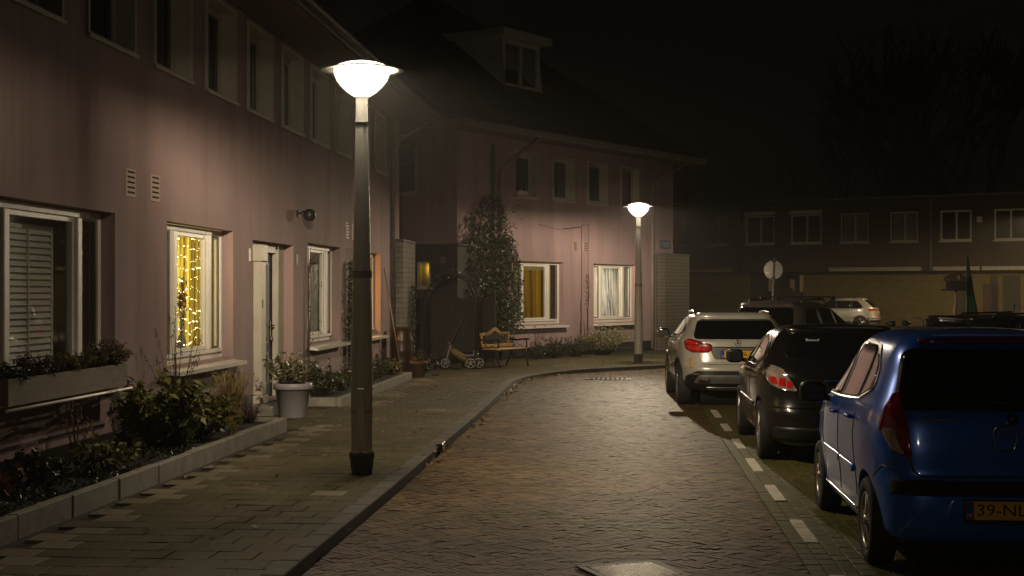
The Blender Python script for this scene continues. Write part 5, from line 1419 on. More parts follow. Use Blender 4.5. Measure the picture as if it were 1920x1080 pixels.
# ------------------------------------------------------------------ estate / SUV bodies further off
def wagon(label, P, dims, lights, rails=True, bars=False, nr=4.8, name='parked_car'):
    Lg, W_, H_ = dims
    t = thing(name, label, 'car', (0,0,0), 0, 'parked cars')
    k = H_/1.60; w = W_/2
    up = lights.get('upright', .35)
    tab = [(.24*k,.20,Lg-.25,w*.84),(.29*k,.08,Lg-.14,w*.94),(.46*k,.01,Lg-.02,w*.98),(.56*k,.0,Lg,w*.99),(.66*k,.03,Lg-.01,w),(.86*k,.06,Lg-.12,w),(.98*k,.08,Lg-.55,w*.99),(1.05*k,.10,Lg-1.12,w*.975),(1.12*k,.13,Lg-1.30,w*.95),(1.30*k,.13+up*.35,Lg-1.72,w*.87),(1.45*k,.13+up*.75,Lg-2.05,w*.79),(1.52*k,.13+up,Lg-2.3,w*.725),(1.565*k,.22+up,Lg-2.5,w*.62),(1.59*k,.38+up,Lg-2.7,w*.42),(1.60*k,.7+up,Lg-2.9,w*.12)]
    S = CarShape(tab, nr, 4.8); R = .335; wx_ = (.86, Lg-.92)
    b = S.body().obj('body', P, t); fix_normals(b); cut_arches(b, wx_, R, w-.32, .05)
    for x in wx_:
        for sg in (1,-1): wheel(t, x, sg*(w-.11), R, .215, 5, 'twin', sg)
        m = MB(); m.lathe([(R+.051,-w+.36),(R+.051,w-.36)], 32, (x,0,R+.005), axis='y'); m.obj('arch_liner', M['rubber'], t)
    zl, zh = 1.06*k, 1.44*k; xa = .45+up*.6; xe = Lg-1.42
    win = [[(xe-.02,zl),(xe-.86,zl),(xe-.88,zh-.015),(xe-.60,zh-.03)], [(xe-.92,zl),(xe-1.62,zl),(xe-1.62,zh-.01),(xe-.94,zh-.012)], [(xe-1.72,zl),(xa,zl+.02),(xa+.26,zh-.04),(xe-1.72,zh-.012)]]
    both(t, 'window_band', S.panel(S.side(round_poly([(xe+.08,zl-.02),(xa-.06,zl-.005),(xa+.22,zh-.01),(xe-.60,zh)], .04)), .003, 14, 24), M['blackplastic'])
    for q in win: both(t, 'side_window', S.panel(S.side(round_poly(q, .04)), .0065, 10, 10), M['autoglass'])
    for q in win[:-1]:
        both(t, 'pillar_trim', S.line(S.side([(q[1][0]-.03,zl),(q[2][0]-.03,zh-.012)]), .010, .006), M['zinc'])
    both(t, 'window_trim', S.line(S.side([(xe+.05,zl-.025),(xa-.04,zl-.01)]), .008, .004), M['zinc'])
    both(t, 'tail_window', S.panel(S.rear(round_poly([(-w*.80,1.09*k),(w*.80,1.09*k),(w*.70,1.46*k),(-w*.70,1.46*k)], .08)), .004, 12, 24), M['autoglass'], False)
    both(t, 'tail_spoiler', S.panel(S.rear(round_poly([(-w*.70,1.49*k),(w*.70,1.49*k),(w*.66,1.53*k),(-w*.66,1.53*k)], .02)), .04, 4, 18, .05), P, False)
    cz = S.corner
    zt0, zt1 = lights.get('z', (.86, 1.0)); d0, d1 = lights.get('d', (.22,-.30))
    both(t, 'tail_light', S.panel(round_poly([(cz(zt0)+d0*.8,zt0*k),(cz(zt0)+d1,zt0*k+.01),(cz(zt1)+d1*.8,zt1*k-.02),(cz(zt1)+d0,zt1*k)], .03), .010, 8, 12, .014), M['lampred'])
    both(t, 'number_plate', S.panel(S.rear(round_poly([(-.26,.78*k),(.26,.78*k),(.26,.78*k+.12),(-.26,.78*k+.12)], .01)), .012, 3, 8, .014), M['plateyellow'], False)
    both(t, 'lower_bumper', S.panel(S.rear(round_poly([(-w*.9,.33*k),(w*.9,.33*k),(w*.9,.47*k),(-w*.9,.47*k)], .03)), .006, 5, 24, .012), M['blackplastic'], False)
    both(t, 'bumper_reflector', S.panel(S.rear(round_poly([(w*.50,.53*k),(w*.85,.53*k),(w*.85,.565*k),(w*.50,.565*k)], .01)), .008, 3, 8, .010), M['lampred'])
    both(t, 'door_seam', S.line(S.side([(xe-.9,zl),(xe-.92,.4*k)]), .004, 0), M['blackplastic']); both(t, 'door_seam', S.line(S.side([(xe-1.75,zl),(xe-1.66,.75*k),(xe-1.74,.6*k)]), .005, 0), M['blackplastic'])
    both(t, 'sill_trim', S.panel(S.side([(Lg-1.35,.30*k),(1.3,.30*k),(1.3,.40*k),(Lg-1.35,.40*k)]), .008, 3, 12, .012), M['blackplastic'])
    for x in (xe-.75, xe-1.52):
        handle(t, S, x, .965*k, P)
        m = mirror(MB().add([v.co[:] for v in t.children[-1].data.vertices], [tuple(f.vertices) for f in t.children[-1].data.polygons], True)); m.obj('door_handle', P, t)
    mirror_part(t, xe-.12, w, 1.10*k, 1, P); mirror_part(t, xe-.12, -w, 1.10*k, -1, P)
    if rails:
        for sg in (1,-1):
            m = MB(); y_ = sg*w*.70; m.tube([(.55+up,y_,1.545*k),(.66+up,y_,1.61*k),(1.6+up,y_,1.635*k),(Lg-2.5,y_,1.61*k),(Lg-2.4,y_*.98,1.56*k)], [.014,.02,.02,.02,.014], 8); m.obj('roof_rail', M['blackplastic'], t)
    if bars:
        for x in (1.35+up, 2.15+up):
            m = MB(); m.box(x-.03, x+.03, -w*.80, w*.80, 1.655*k, 1.69*k, .012); br = m.obj('roof_bar', M['blackplastic'], t)
            for sg in (1,-1):
                m = MB(); m.box(x-.05, x+.05, sg*w*.74-.04, sg*w*.74+.04, 1.60*k, 1.654*k, .012); m.obj('bar_foot', M['blackplastic'], br)
    return t, S
CAR_GREY, _ = wagon('dark grey estate with roof rails and roof bars parked beyond the champagne car', paint('graphite_paint', (.20,.18,.165), .3, .32), (4.5,1.80,1.67), {'upright': .26, 'z': (.84,1.06), 'd': (.10,-.14)}, True, True, 5.6)
put_car(CAR_GREY, 5.22, 30.6, .58, .81)
CAR_SILVER, _ = wagon('silver white suv standing side on before the yellow brick wall', paint('silver_paint', (.62,.60,.56), .35, .3), (4.4,1.83,1.60), {'upright': .55, 'z': (.92,1.03), 'd': (.30,-.25)}, True, False, 4.4)
put_car(CAR_SILVER, 18.45, 72.2, -.93, .36)
CAR_WHITE, _ = wagon('white hatchback mostly hidden behind the tiled pier and champagne car', paint('white_paint_car', (.60,.60,.58), .1, .35), (4.1,1.74,1.50), {'upright': .40}, False, False, 4.6)
put_car(CAR_WHITE, 6.28, 49.5, -.80, .60)
CAR_DARK, _ = wagon('dark estate car at the right edge behind the blue hatchback', paint('dark_paint', (.018,.018,.022), .3, .3), (4.5,1.76,1.46), {'upright': .4}, True, False, 4.6)
put_car(CAR_DARK, 7.2, 25.2, .98, .17)
# ------------------------------------------------------------------ plants
def leaf(mb, c, d, size, rng, wid=.45, fold=.25):
    """one leaf: folded diamond pointing along d"""
    d = d.normalized(); s = d.cross(Vector((rng.uniform(-1,1), rng.uniform(-1,1), rng.uniform(-.2,1))))
    if s.length < 1e-4: s = d.orthogonal()
    s.normalize(); n = s.cross(d)
    a = c; b = c + d*size
    m1 = c + d*size*.45 + s*size*wid*.5 + n*size*fold*.3; m2 = c + d*size*.45 - s*size*wid*.5 + n*size*fold*.3
    mb.add([a, m1, b, m2], [(0,1,2),(0,2,3)], True)
def rdir(rng, up=.3):
    return Vector((rng.gauss(0,1), rng.gauss(0,1), rng.gauss(up,.8))).normalized()
LEAF = {
 'bush': leafmat('bush_leaf', (.22,.20,.050), (.05,.06,.018), .5),
 'dark': leafmat('dark_leaf', (.075,.080,.028), (.02,.024,.010), .35, .15),
 'ivy': leafmat('ivy_leaf', (.075,.088,.034), (.016,.021,.010), .40, .12),
 'straw': leafmat('straw_grass', (.55,.42,.17), (.16,.14,.05), .6),
 'heather': leafmat('heather_leaf', (.10,.035,.035), (.04,.022,.018), .6),
 'lime': leafmat('lime_leaf', (.22,.19,.06), (.06,.06,.02), .5),
 'grey': leafmat('sage_leaf', (.40,.38,.20), (.14,.14,.07), .55),
 'laurel': leafmat('laurel_leaf', (.22,.20,.10), (.05,.055,.025), .3, .15),
 'twig': mat('twig_bark', (.060,.045,.032), (.035,.026,.019), .8, scale=15),
 'red': leafmat('russet_leaf', (.16,.06,.025), (.05,.025,.014), .55),
}
def plant(name, label, cat, base, leafm, fn, seed, group=None, stems=True):
    t = thing(name, label, cat, base, 0, group); rng = random.Random(seed)
    lf, st = MB(), MB(); fn(lf, st, rng)
    lf.obj('foliage', LEAF[leafm], t)
    if st.v: st.obj('stem', LEAF['twig'], t)
    return t
def bushy(rx, ry, h, nstem, per, size, wid=.5, lean=0.25):
    def f(lf, st, rng):
        for i in range(nstem):
            a = rng.uniform(0,2*pi); r = rng.random()**.5
            tip = Vector((cos(a)*r*rx, sin(a)*r*ry, h*rng.uniform(.55,1.0)*(1-.35*r*r)))
            b = Vector((tip.x*.25, tip.y*.25, 0)); mid = (b+tip)/2 + Vector((rng.gauss(0,.03), rng.gauss(0,.03), h*.10))
            pts = [b, mid, tip]; st.tube(pts, [.006,.004,.002], 4)
            for k in range(per):
                t = rng.uniform(.25,1.0); p = b.lerp(mid, t*2) if t < .5 else mid.lerp(tip, t*2-1)
                d = Vector((cos(a), sin(a), 0))*lean + rdir(rng, .05); d.z -= .25*rng.random()
                leaf(lf, p, d, size*rng.uniform(.55,1.25), rng, wid)
    return f
def tuft(h, r, n, w=.006, droop=.5, seedhead=0):
    def f(lf, st, rng):
        for i in range(n):
            a = rng.uniform(0,6.283); q = rng.random(); b = Vector((cos(a)*r*.25*q, sin(a)*r*.25*q, 0)); hh = h*rng.uniform(.6,1.05)
            out = Vector((cos(a), sin(a), 0))*r*rng.uniform(.3,1.0); s = Vector((-sin(a), cos(a), 0))*w
            P = [b, b+out*.25+Vector((0,0,hh*.55)), b+out*.62+Vector((0,0,hh*.92)), b+out+Vector((0,0,hh*(1-droop*rng.random()*.5)))]
            vs = []
            for k, p in enumerate(P): ww = (1, .85, .55, .08)[k]; vs += [p-s*ww, p+s*ww]
            lf.add(vs, [(0,1,3,2),(2,3,5,4),(4,5,7,6)], True)
            if seedhead and rng.random() < seedhead: 
                for k in range(6): leaf(lf, P[3]+rdir(rng)*.015, Vector((out.x,out.y,.05))+rdir(rng)*.4, .05, rng, .2)
    return f
def wispy(h, n, spread):
    def f(lf, st, rng):
        for i in range(n):
            a = rng.uniform(0,6.283); o = Vector((cos(a), sin(a), 0))*spread*rng.random(); hh = h*rng.uniform(.6,1)
            pts = [Vector((0,0,0)), o*.35+Vector((0,0,hh*.5)), o+Vector((rng.gauss(0,.02), 0, hh))]
            st.tube(pts, [.005,.0035,.0015], 4)
            for k in range(7):
                p = pts[1].lerp(pts[2], rng.uniform(.3,1)); leaf(lf, p, rdir(rng,.5), .035, rng, .4)
            for k in range(5): leaf(lf, pts[2]-Vector((0,0,.02*k)), Vector((o.x,o.y,.6))+rdir(rng)*.3, .04, rng, .3)
    return f
BZ = PZ+.12
def at1(s, o, z=BZ): return tuple(h1(s, o, z))
# beds with concrete edging
def bed(s0, s1, w, ends, label, z1):
    t = thing('bed_edging', label, 'bed edging', tuple(h1(s0, w)), RZ1)
    n = max(2, round((s1-s0)/1.0)); st = (s1-s0)/n
    for i in range(n):
        m = MB(); j = .012*math.sin(i*5.3)
        m.box(i*st+.003, (i+1)*st-.003, j-.0, j+.09, -.02, z1 + .008*math.sin(i*3.1), .01); m.obj('kerb_block', M['concrete'], t)
    for e in ends:
        x = 0 if e == 0 else s1-s0-.09
        m = MB(); m.box(x, x+.09, .095, w-.03, -.02, z1-.004, .01); m.obj('return_block', M['concrete'], t)
    m = MB()
    def f(u, v):
        p = h1(s0+.05+(s1-s0-.1)*u, .035+(w-.13)*v); z = BZ-.02 + .035*noise.noise(Vector((p.x*3, p.y*3, 1))) 
        return (p.x, p.y, z)
    m.grid(f, int((s1-s0)*10), 10); struct('soil', m, M['soil']); return t
bed(5.0, 18.25, .98, [1], 'pale concrete block edging of the long flower bed under the nearest windows', .16+PZ)
bed(22.0, 29.2, .92, [0,1], 'concrete block edging of the short flower bed beyond the front door', .14+PZ)
# ground cover in the bed nearest the camera
mb = MB(); rng = random.Random(31)
for i in range(5200):
    s = rng.uniform(8.5, 15.6); o = rng.uniform(.12,.86); d = noise.noise(Vector((s*1.3, o*2, 4)))
    if d < -.12 and s > 12: continue
    p = h1(s, o, BZ-.03+max(0, .22*d+.06)*rng.random()); leaf(mb, p, rdir(rng,.5), rng.uniform(.02,.06), rng, .5)
tag(mb.obj('ground_cover', LEAF['dark']), kind='stuff')
for i, (s, o, h, lm, r, lab) in enumerate([(10.6,.5,.42,'red',.3,'russet leaved low shrub at the near end of the flower bed under the planter'),(11.7,.45,.40,'dark',.32,'dark low leafy plant below the middle of the window planter'),(12.9,.55,.34,'bush',.30,'spreading green plant in the bed below the planter end'),(13.0,.25,.55,'straw',.25,'thin brown stalky clump against the dark plinth below the planter')]):
    if lm == 'straw': plant('dry_clump', lab, 'plant', at1(s,o), lm, wispy(.7, 12, .2), 40+i)
    else: plant('low_plant', lab, 'plant', at1(s,o), lm, bushy(r, r, h, 26, 14, .085), 40+i, 'low plants in the long bed')
plant('leafy_bush', 'largest leafy green bush in the bed, left of the golden window', 'bush', at1(14.75,.52), 'bush', bushy(.62,.42,.95,60,24,.115,.5,.35), 50)
plant('leafy_bush', 'lower trailing leafy bush spilling over the bed edging below the golden window', 'bush', at1(15.75,.55), 'bush', bushy(.50,.44,.60,44,22,.105,.5,.4), 51)
plant('tall_stalks', 'tall thin dry flower stalks rising in front of the pink wall beside the golden window', 'plant', at1(15.35,.45), 'red', wispy(1.50, 18, .38), 52)
plant('russet_shrub', 'small russet shrub in the bed beneath the golden window', 'shrub', at1(16.75,.45), 'red', bushy(.34,.32,.46,34,18,.05), 53)
plant('grass_tuft', 'pale arching ornamental grass at the bed end beside the doorway', 'ornamental grass', at1(17.35,.5), 'straw', tuft(.72,.42,260,.004,.5,.12), 54)
plant('grass_tuft', 'short pale grass tuft at the front of the bed by the kerb', 'ornamental grass', at1(16.45,.75), 'straw', tuft(.30,.2,120,.004,.6), 55)
plant('lavender', 'grey lavender mound at the very end of the long bed', 'lavender', at1(17.95,.5), 'heather', bushy(.24,.30,.30,44,14,.035,.3), 56)
# second bed
plant('rose_shrub', 'dark leafy shrub in the short bed behind the grey pot', 'shrub', at1(22.6,.45), 'dark', bushy(.40,.34,.62,40,18,.075), 60)
for i, s in enumerate((23.8, 25.0, 26.3, 27.4)):
    plant('low_shrub', ['low dark plant first in the short bed after the grey pot','low dark plant second in the short bed, left of the lamp post','low dark plant third in the short bed, hidden partly by the lamp post','bushier dark plant right of the lamp post in the short bed'][i], 'shrub', at1(s,.5), 'dark', bushy(.38,.32,.36+.06*i,26,16,.06), 61+i, 'dark plants in the short bed')
plant('lime_shrub', 'yellow green plant with a pale flower at the far end of the short bed', 'shrub', at1(28.5,.5), 'bush', bushy(.40,.32,.42,26,16,.065), 66)
# climbers on the pink row
def climber(xw, z1, spread, nleaf, size, stems=3, dens=None, zlo=.3):
    def f(lf, st, rng):
        for i in range(stems):
            x = rng.gauss(0, spread*.25); pts = []
            zz = 0.0
            while zz < z1*rng.uniform(.8,1.0):
                pts.append(Vector((x, -.03, zz))); zz += .18; x += rng.gauss(0, .025)
            if len(pts) > 2: st.tube(pts, [.012*(1-k/len(pts))+.003 for k in range(len(pts))], 5)
        for i in range(nleaf):
            z = rng.uniform(zlo, z1); w = spread*(dens(z) if dens else 1)
            p = Vector((rng.gauss(0, w*.5), -.03-abs(rng.gauss(0,.05)), z)); leaf(lf, p, rdir(rng,-.2)+Vector((0,-.6,0)), size*rng.uniform(.6,1.2), rng, .6)
    return f
t = plant('climber', 'bare twisting climber stem beside the window right of the door', 'climbing plant', tuple(h1(23.55,.02,PZ)), 'red', climber(0, 2.95, .10, 26, .04, 4), 70); t.rotation_euler = (0,0,RZ1)
m = MB(); rng = random.Random(4)
for k in range(7):
    z = .9+k*.22; pts = [Vector((0,-.04,z))]; x = 0
    for j in range(9): x += .10; pts.append(Vector((x, -.05+rng.gauss(0,.015), z+.02*j+.05*sin(j*1.1+k)+rng.gauss(0,.02))))
    if k in (0,1,4,6): m = MB(); m.tube(pts, .004, 4); m.obj('tendril', LEAF['twig'], t)
t = plant('climber', 'dark leafy climber between the third window and the lamp post', 'climbing plant', tuple(h1(26.95,.02,PZ)), 'dark', climber(0, 2.35, .26, 900, .07, 5, lambda z: .5+.7*max(0, 1-abs(z-1.1)/1.2)), 71); t.rotation_euler = (0,0,RZ1)
t = place(thing('trellis', 'thin wire trellis on the pink wall above the dark climber', 'trellis'), F1, 27.2, 0, PZ)
m = MB()
for k in range(6): m.tube([(-.35+k*.15,-.025,.4),(-.35+k*.15,-.025,2.62)], .005, 5)
for z in (.9,1.6,2.3): m.tube([(-.4,-.03,z),(.45,-.03,z)], .005, 5)
m.obj('wires', M['zinc'], t)
# window planter
t = place(thing('window_planter', 'long weathered wooden planter box under the nearest shuttered window', 'planter'), F1, 11.43, 0, .905)
mb = MB(); L_ = 2.80; mb.box(0,L_,-.30,-.272,0,.225,.004); mb.box(.002,.028,-.271,-.04,0,.22,.003); mb.box(L_-.028,L_-.002,-.271,-.04,0,.22,.003); mb.box(.03,L_-.03,-.271,-.04,.005,.03); mb.box(.03,L_-.03,-.066,-.04,.031,.22)
mb.obj('box', mat('weathered_wood', (.17,.145,.105), (.11,.095,.07), .75, scale=5, stretch=(1,8,8), bump=.2, bscale=20), t)
mb = MB(); mb.box(.03,L_-.03,-.27,-.067,.032,.17); mb.obj('earth', M['soil'], t)
mb = MB(); mb.tube([(-.05,-.31,-.03),(L_+.10,-.31,-.03)], .014, 10); mb.obj('rail', M['white'], t)
labs = ['heather at the near end of the window planter','reddish heather, second plant in the window planter','pale leaved plant in the middle of the window planter','green heather, fourth plant in the window planter','tall heather with pale tips at the right end of the planter']
for i, (s, lm, h, r) in enumerate([(11.75,'dark',.22,.26),(12.35,'heather',.30,.26),(12.95,'lime',.26,.20),(13.45,'bush',.27,.26),(13.95,'lime',.36,.25)]):
    plant('planter_heather', labs[i], 'plant', at1(s,.17,1.06), lm, bushy(r, .11, h, 46, 16, .045, .28), 80+i, 'heathers in the window planter')
    if i in (3,4): pass
plant('planter_heather', 'spiky dark heather filling the right corner of the planter', 'plant', at1(14.1,.17,1.06), 'heather', bushy(.24,.11,.36,50,16,.05,.22), 88, 'heathers in the window planter')
# potted shrub by the door
t = thing('plant_pot', 'large grey plastic plant pot standing beside the front door', 'plant pot', tuple(h1(20.05,.62,PZ)), 0)
t.location = (-3.10, 20.35, PZ)
mb = MB(); mb.lathe([(0,0),(.185,0),(.19,.01),(.245,.40),(.27,.405),(.275,.41),(.275,.485),(.268,.49),(.25,.488),(.245,.43),(0,.43)], 40); mb.obj('pot', M['greyplastic'], t)
mb = MB(); mb.lathe([(0,.432),(.243,.432)], 24); mb.obj('earth', M['soil'], t)
plant('potted_shrub', 'glossy leaved shrub growing in the large grey pot', 'shrub', (-3.16,20.35,PZ+.42), 'laurel', bushy(.34,.30,.58,40,18,.075,.4), 91)
t = thing('plant_pot', 'small terracotta pot on the pavement at the far end of the short bed', 'plant pot', (-1.95,30.1,PZ))
mb = MB(); mb.lathe([(0,0),(.12,0),(.165,.26),(.19,.262),(.192,.33),(.17,.332),(.165,.29),(0,.28)], 28); mb.obj('pot', M['terracotta'], t)
plant('potted_plant', 'small dark plant in the terracotta pot', 'plant', (-1.95,30.1,PZ+.28), 'dark', bushy(.16,.16,.20,14,12,.05), 92)
t = thing('lantern', 'small dull lantern on the ground beside the terracotta pot', 'lantern', (-1.62,30.6,PZ))
mb = MB(); mb.box(-.07,.07,-.07,.07,0,.03,.005); mb.box(-.07,.07,-.07,.07,.22,.25,.005)
for x in (-.06,.06):
    for y in (-.06,.06): mb.box(x-.008,x+.008,y-.008,y+.008,.03,.22)
mb.lathe([(.07,.25),(.02,.31),(0,.32)], 12); mb.obj('frame', M['iron'], t)
# rain barrel, bamboo pole
t = thing('rain_barrel', 'dark brown ribbed rain barrel standing below the downpipe', 'rain barrel', tuple(h1(31.45,.34,PZ)))
mb = MB(); mb.lathe([(0,0),(.19,0),(.20,.03),(.225,.2),(.235,.22),(.232,.25),(.245,.45),(.252,.47),(.248,.5),(.245,.7),(.248,.72),(.24,.75),(.215,.92),(.22,.94),(.23,.945),(.23,.98)], 36); mb.obj('barrel', mat('barrel_brown', (.055,.028,.02), (.038,.02,.015), .35), t)
mb = MB(); mb.lathe([(0,1.01),(.12,1.005),(.228,.985),(.232,.978)], 36); mb.obj('lid', mat('barrel_lid', (.05,.026,.02), (.035,.018,.014), .3), t)
t = thing('bamboo_pole', 'thin pale bamboo pole leaning on the pink wall before the downpipe', 'pole', tuple(h1(30.9,0,PZ)), RZ1)
mb = MB(); mb.tube([(.0,-.42,.05),(.12,-.02,2.3)], .012, 8); mb.obj('cane', mat('bamboo', (.30,.24,.13), (.22,.17,.09), .6), t)
# dark plants at the porch wall
t = plant('climber', 'dark climber growing up the white brick porch wall', 'climbing plant', tuple(h1(33.2,.27,PZ)), 'dark', climber(0, 1.9, .26, 420, .06, 5), 75); t.rotation_euler = (0,0,RZ1)

# ------------------------------------------------------------------ in front of the porch
t = thing('garden_arch', 'black iron garden arch in front of the dark porch', 'garden arch', (-1.42, 34.3, PZ), radians(-12))
mb = MB()
for y in (-.22,.22):
    pts = [(-.62,y,0),(-.62,y,1.55)] + [(-.62*cos(a), y, 1.55+.62*sin(a)) for a in [pi*i/14 for i in range(1,14)]] + [(.62,y,1.55),(.62,y,0)]
    mb.tube(pts, .014, 8)
a = [(-.62*cos(q), 1.55+.62*sin(q)) for q in [pi*i/9 for i in range(10)]] + [(-.62,.5),(-.62,1.0),(.62,.5),(.62,1.0)]
for x, z in a: mb.tube([(x,-.22,z),(x,.22,z)], .008, 6)
mb.obj('frame', M['iron'], t)
t = plant('climber', 'dry climbing stems tangled over the top of the iron arch', 'climbing plant', (-1.42,34.3,PZ), 'dark', (lambda lf, st, rng: [leaf(lf, Vector((-.64*cos(q)+rng.gauss(0,.05), rng.uniform(-.25,.25), 1.57+.64*sin(q)+rng.gauss(0,.05))), rdir(rng), .06, rng, .5) for q in [rng.uniform(.1,3.0) for _ in range(260)]] and [st.tube([Vector((-.63*cos(q), .2*sin(q*7+k), 1.56+.65*sin(q))) for q in [pi*i/12 for i in range(13)]], .006, 5) for k in range(4)]), 77)
t.rotation_euler = (0,0,radians(-12))
t = thing('wooden_fence', 'dark boarded wooden fence panel in front of the porch', 'fence', (-1.30, 35.15, PZ), radians(-8))
for i in range(11):
    m = MB(); m.box(-.62+i*.135, -.62+i*.135+.128, 0, .022, .04, 1.62+.012*math.sin(i*2.1), .004); m.obj('board', mat('fence_dark', (.050,.036,.028), (.032,.023,.018), .8, scale=4, stretch=(6,6,.6)) if i == 0 else bpy.data.materials['fence_dark'], t)
for x in (-.66,.88):
    m = MB(); m.box(x-.035,x+.035,-.02,.05,0,1.72,.006); m.obj('post', bpy.data.materials['fence_dark'], t)
for z in (.35,1.35):
    m = MB(); m.box(-.62,.86,.0225,.055,z,z+.07,.004); m.obj('rail', bpy.data.materials['fence_dark'], t)
t = thing('broom', 'long handled broom leaning on the dark fence', 'broom', (-1.62, 34.6, PZ))
mb = MB(); mb.tube([(-.10,0,.10),(.52,.34,1.30)], .014, 8); mb.obj('handle', mat('broom_wood', (.16,.10,.06), (.11,.07,.04), .6), t)
mb = MB(); mb.box(-.25,.05,-.03,.04,.05,.11,.01); mb.obj('head', M['blackplastic'], t)
mb = MB()
for i in range(40): x = -.24+.007*i; mb.tube([(x,.005,.05),(x-.008,.01,.0)], .004, 4)
mb.obj('bristles', M['blackplastic'], t)
for i, (x, y, h, lab) in enumerate([(-2.05,32.6,.55,'dark tangled plant on the ground below the white brick porch wall'),(-1.75,33.6,.35,'low dark plant under the iron arch'),(-1.95,31.6,.32,'low dark plant between the barrel and the terracotta pot')]):
    plant('dark_plant', lab, 'plant', (x,y,PZ), 'dark', bushy(.30,.28,h,26,18,.06), 95+i)
# toy tricycle
t = thing('toy_tricycle', 'yellow toy tricycle with white spoked wheels parked left of the bench', 'tricycle', (-1.12, 33.3, PZ), radians(2))
Y_ = mat('toy_yellow', (.20,.14,.015), (.15,.10,.012), .45)
mb = MB(); mb.smooth = True; mb.tube([(-.30,0,.46),(-.22,0,.40),(-.06,0,.28),(.10,0,.20),(.20,0,.17)], [.045,.075,.085,.075,.05], 14); mb.obj('frame', Y_, t)
mb = MB(); mb.tube([(-.42,0,.12),(-.36,0,.34),(-.30,0,.56)], .022, 10); mb.tube([(-.42,-.05,.12),(-.37,-.05,.26),(-.37,.05,.26),(-.42,.05,.12)], .012, 8); mb.obj('fork', M['greyplastic'], t)
mb = MB(); mb.tube([(-.34,-.20,.60),(-.30,0,.56),(-.34,.20,.60)], .016, 8); mb.tube([(-.35,-.24,.605),(-.335,-.15,.60)], .022, 8); mb.tube([(-.35,.24,.605),(-.335,.15,.60)], .022, 8); mb.obj('handlebar', mat('toy_red', (.15,.03,.02), (.11,.02,.015), .45), t)
mb = MB(); mb.box(.02,.24,-.10,.10,.29,.325,.02); mb.box(.22,.25,-.09,.09,.326,.42,.015); mb.obj('seat', M['greyplastic'], t)
M['toywhite'] = mat('toy_white', (.40,.39,.36), (.3,.29,.27), .5)
def toywheel(x, y, r):
    m = MB(); m.lathe([(r*.84,-.03),(r,-.028),(r,.028),(r*.84,.03),(r*.84,-.03)], 28, axis='y'); w = m.obj('wheel', M['blackplastic'], t); w.location = (x, y, r)
    q = MB(); q.lathe([(r*.70,-.034),(r*.84,-.034),(r*.84,.034),(r*.70,.034),(r*.70,-.034)], 28, axis='y'); q.lathe([(0,-.036),(r*.22,-.036),(r*.22,.036),(0,.036)], 16, axis='y')
    for k in range(5):
        a = 2*pi*k/5+.4; q.tube([(cos(a)*r*.2,0,sin(a)*r*.2),(cos(a)*r*.74,0,sin(a)*r*.74)], r*.10, 6)
    q.obj('spokes', M['toywhite'], w)
toywheel(.16,-.17,.135); toywheel(.36,.05,.135) ; toywheel(-.42,0,.13)
mb = MB(); mb.tube([(.16,-.15,.135),(.20,0,.16),(.36,.05,.135)], .014, 8); mb.obj('axle', M['greyplastic'], t)
# bench: cast iron ends, pale wood rails, lattice back
t = thing('park_bench', 'garden bench with scrolled pale wood top rail and black iron ends, under the ivy', 'bench', (-.20, 34.25, PZ), RZ2)
Wd = M['woodlight']; bw_ = 1.22
def boardz(name, x0, x1, y, z0, z1, th=.028): 
    m = MB(); m.box(x0, x1, y-th/2, y+th/2, z0, z1, .006); return m.obj(name, Wd, t)
m = MB(); n = 40; top = []; bot = []
for i in range(n+1):
    u = i/n; x = -bw_/2 + bw_*u; c = abs(u-.5)*2
    z = .80 + .115*max(0, cos(min(1, c/.55)*pi/2))**1.2 + .018*cos(c*9) + (.02 if c > .9 else 0)
    top.append((x, z)); bot.append((x, z-.065-.02*max(0, cos(c*pi/2))))
m.plate(bot + top[::-1], .245, .275); m.obj('top_rail', Wd, t)
boardz('back_rail', -bw_/2, bw_/2, .20, .465, .54)
m = MB()
for i in range(15):
    x = -.44+i*.063
    m.box(x-.005, x+.005, .225, .238, .545, .80)
    
m.v = [(p[0]+(p[2]-.66)*.42, p[1], p[2]) for p in m.v]; m.obj('lattice', M['zinc'], t)
for x in (-.56,.56):
    m = MB(); m.box(x-.03,x+.03,.225,.262,.54,.80,.006); m.obj('back_upright', Wd, t)
for k in range(4): 
    m = MB(); m.box(-bw_/2-.02, bw_/2+.02, -.26+k*.115, -.26+k*.115+.095, .415, .443, .006); m.obj('seat_slat', Wd, t)
for sg in (-1, 1):
    x = sg*.60; m = MB()
    m.tube([(x,-.31,.0),(x,-.27,.12),(x,-.25,.28),(x,-.22,.40),(x,.18,.42),(x,.25,.52),(x,.28,.80)], .022, 8)
    m.tube([(x,.34,.0),(x,.28,.12),(x,.20,.28),(x,.17,.40)], .022, 8)
    m.tube([(x,-.22,.40),(x,-.27,.52),(x,-.25,.62),(x,-.30,.66),(x,-.33,.63)], .018, 8); m.tube([(x,-.30,.655),(x,-.12,.64),(x,.05,.62),(x,.26,.66)], .02, 8)
    m.tube([(x,-.20,.41),(x,-.08,.52),(x,.04,.44),(x,.10,.54),(x,.16,.44)], .010, 6); m.tube([(x,-.24,.26),(x,0,.18),(x,.2,.27)], .012, 6)
    m.obj('iron_end', M['iron'], t)
t = thing('covered_crate', 'black box standing against the left end of the bench', 'box', (-.98, 33.75, PZ), radians(8))
mb = MB(); mb.box(-.19,.19,-.18,.18,0,.36,.03); mb.obj('body', M['blackplastic'], t); mb = MB(); mb.box(-.205,.205,-.195,.195,.361,.395,.012); mb.obj('lid', M['blackplastic'], t)
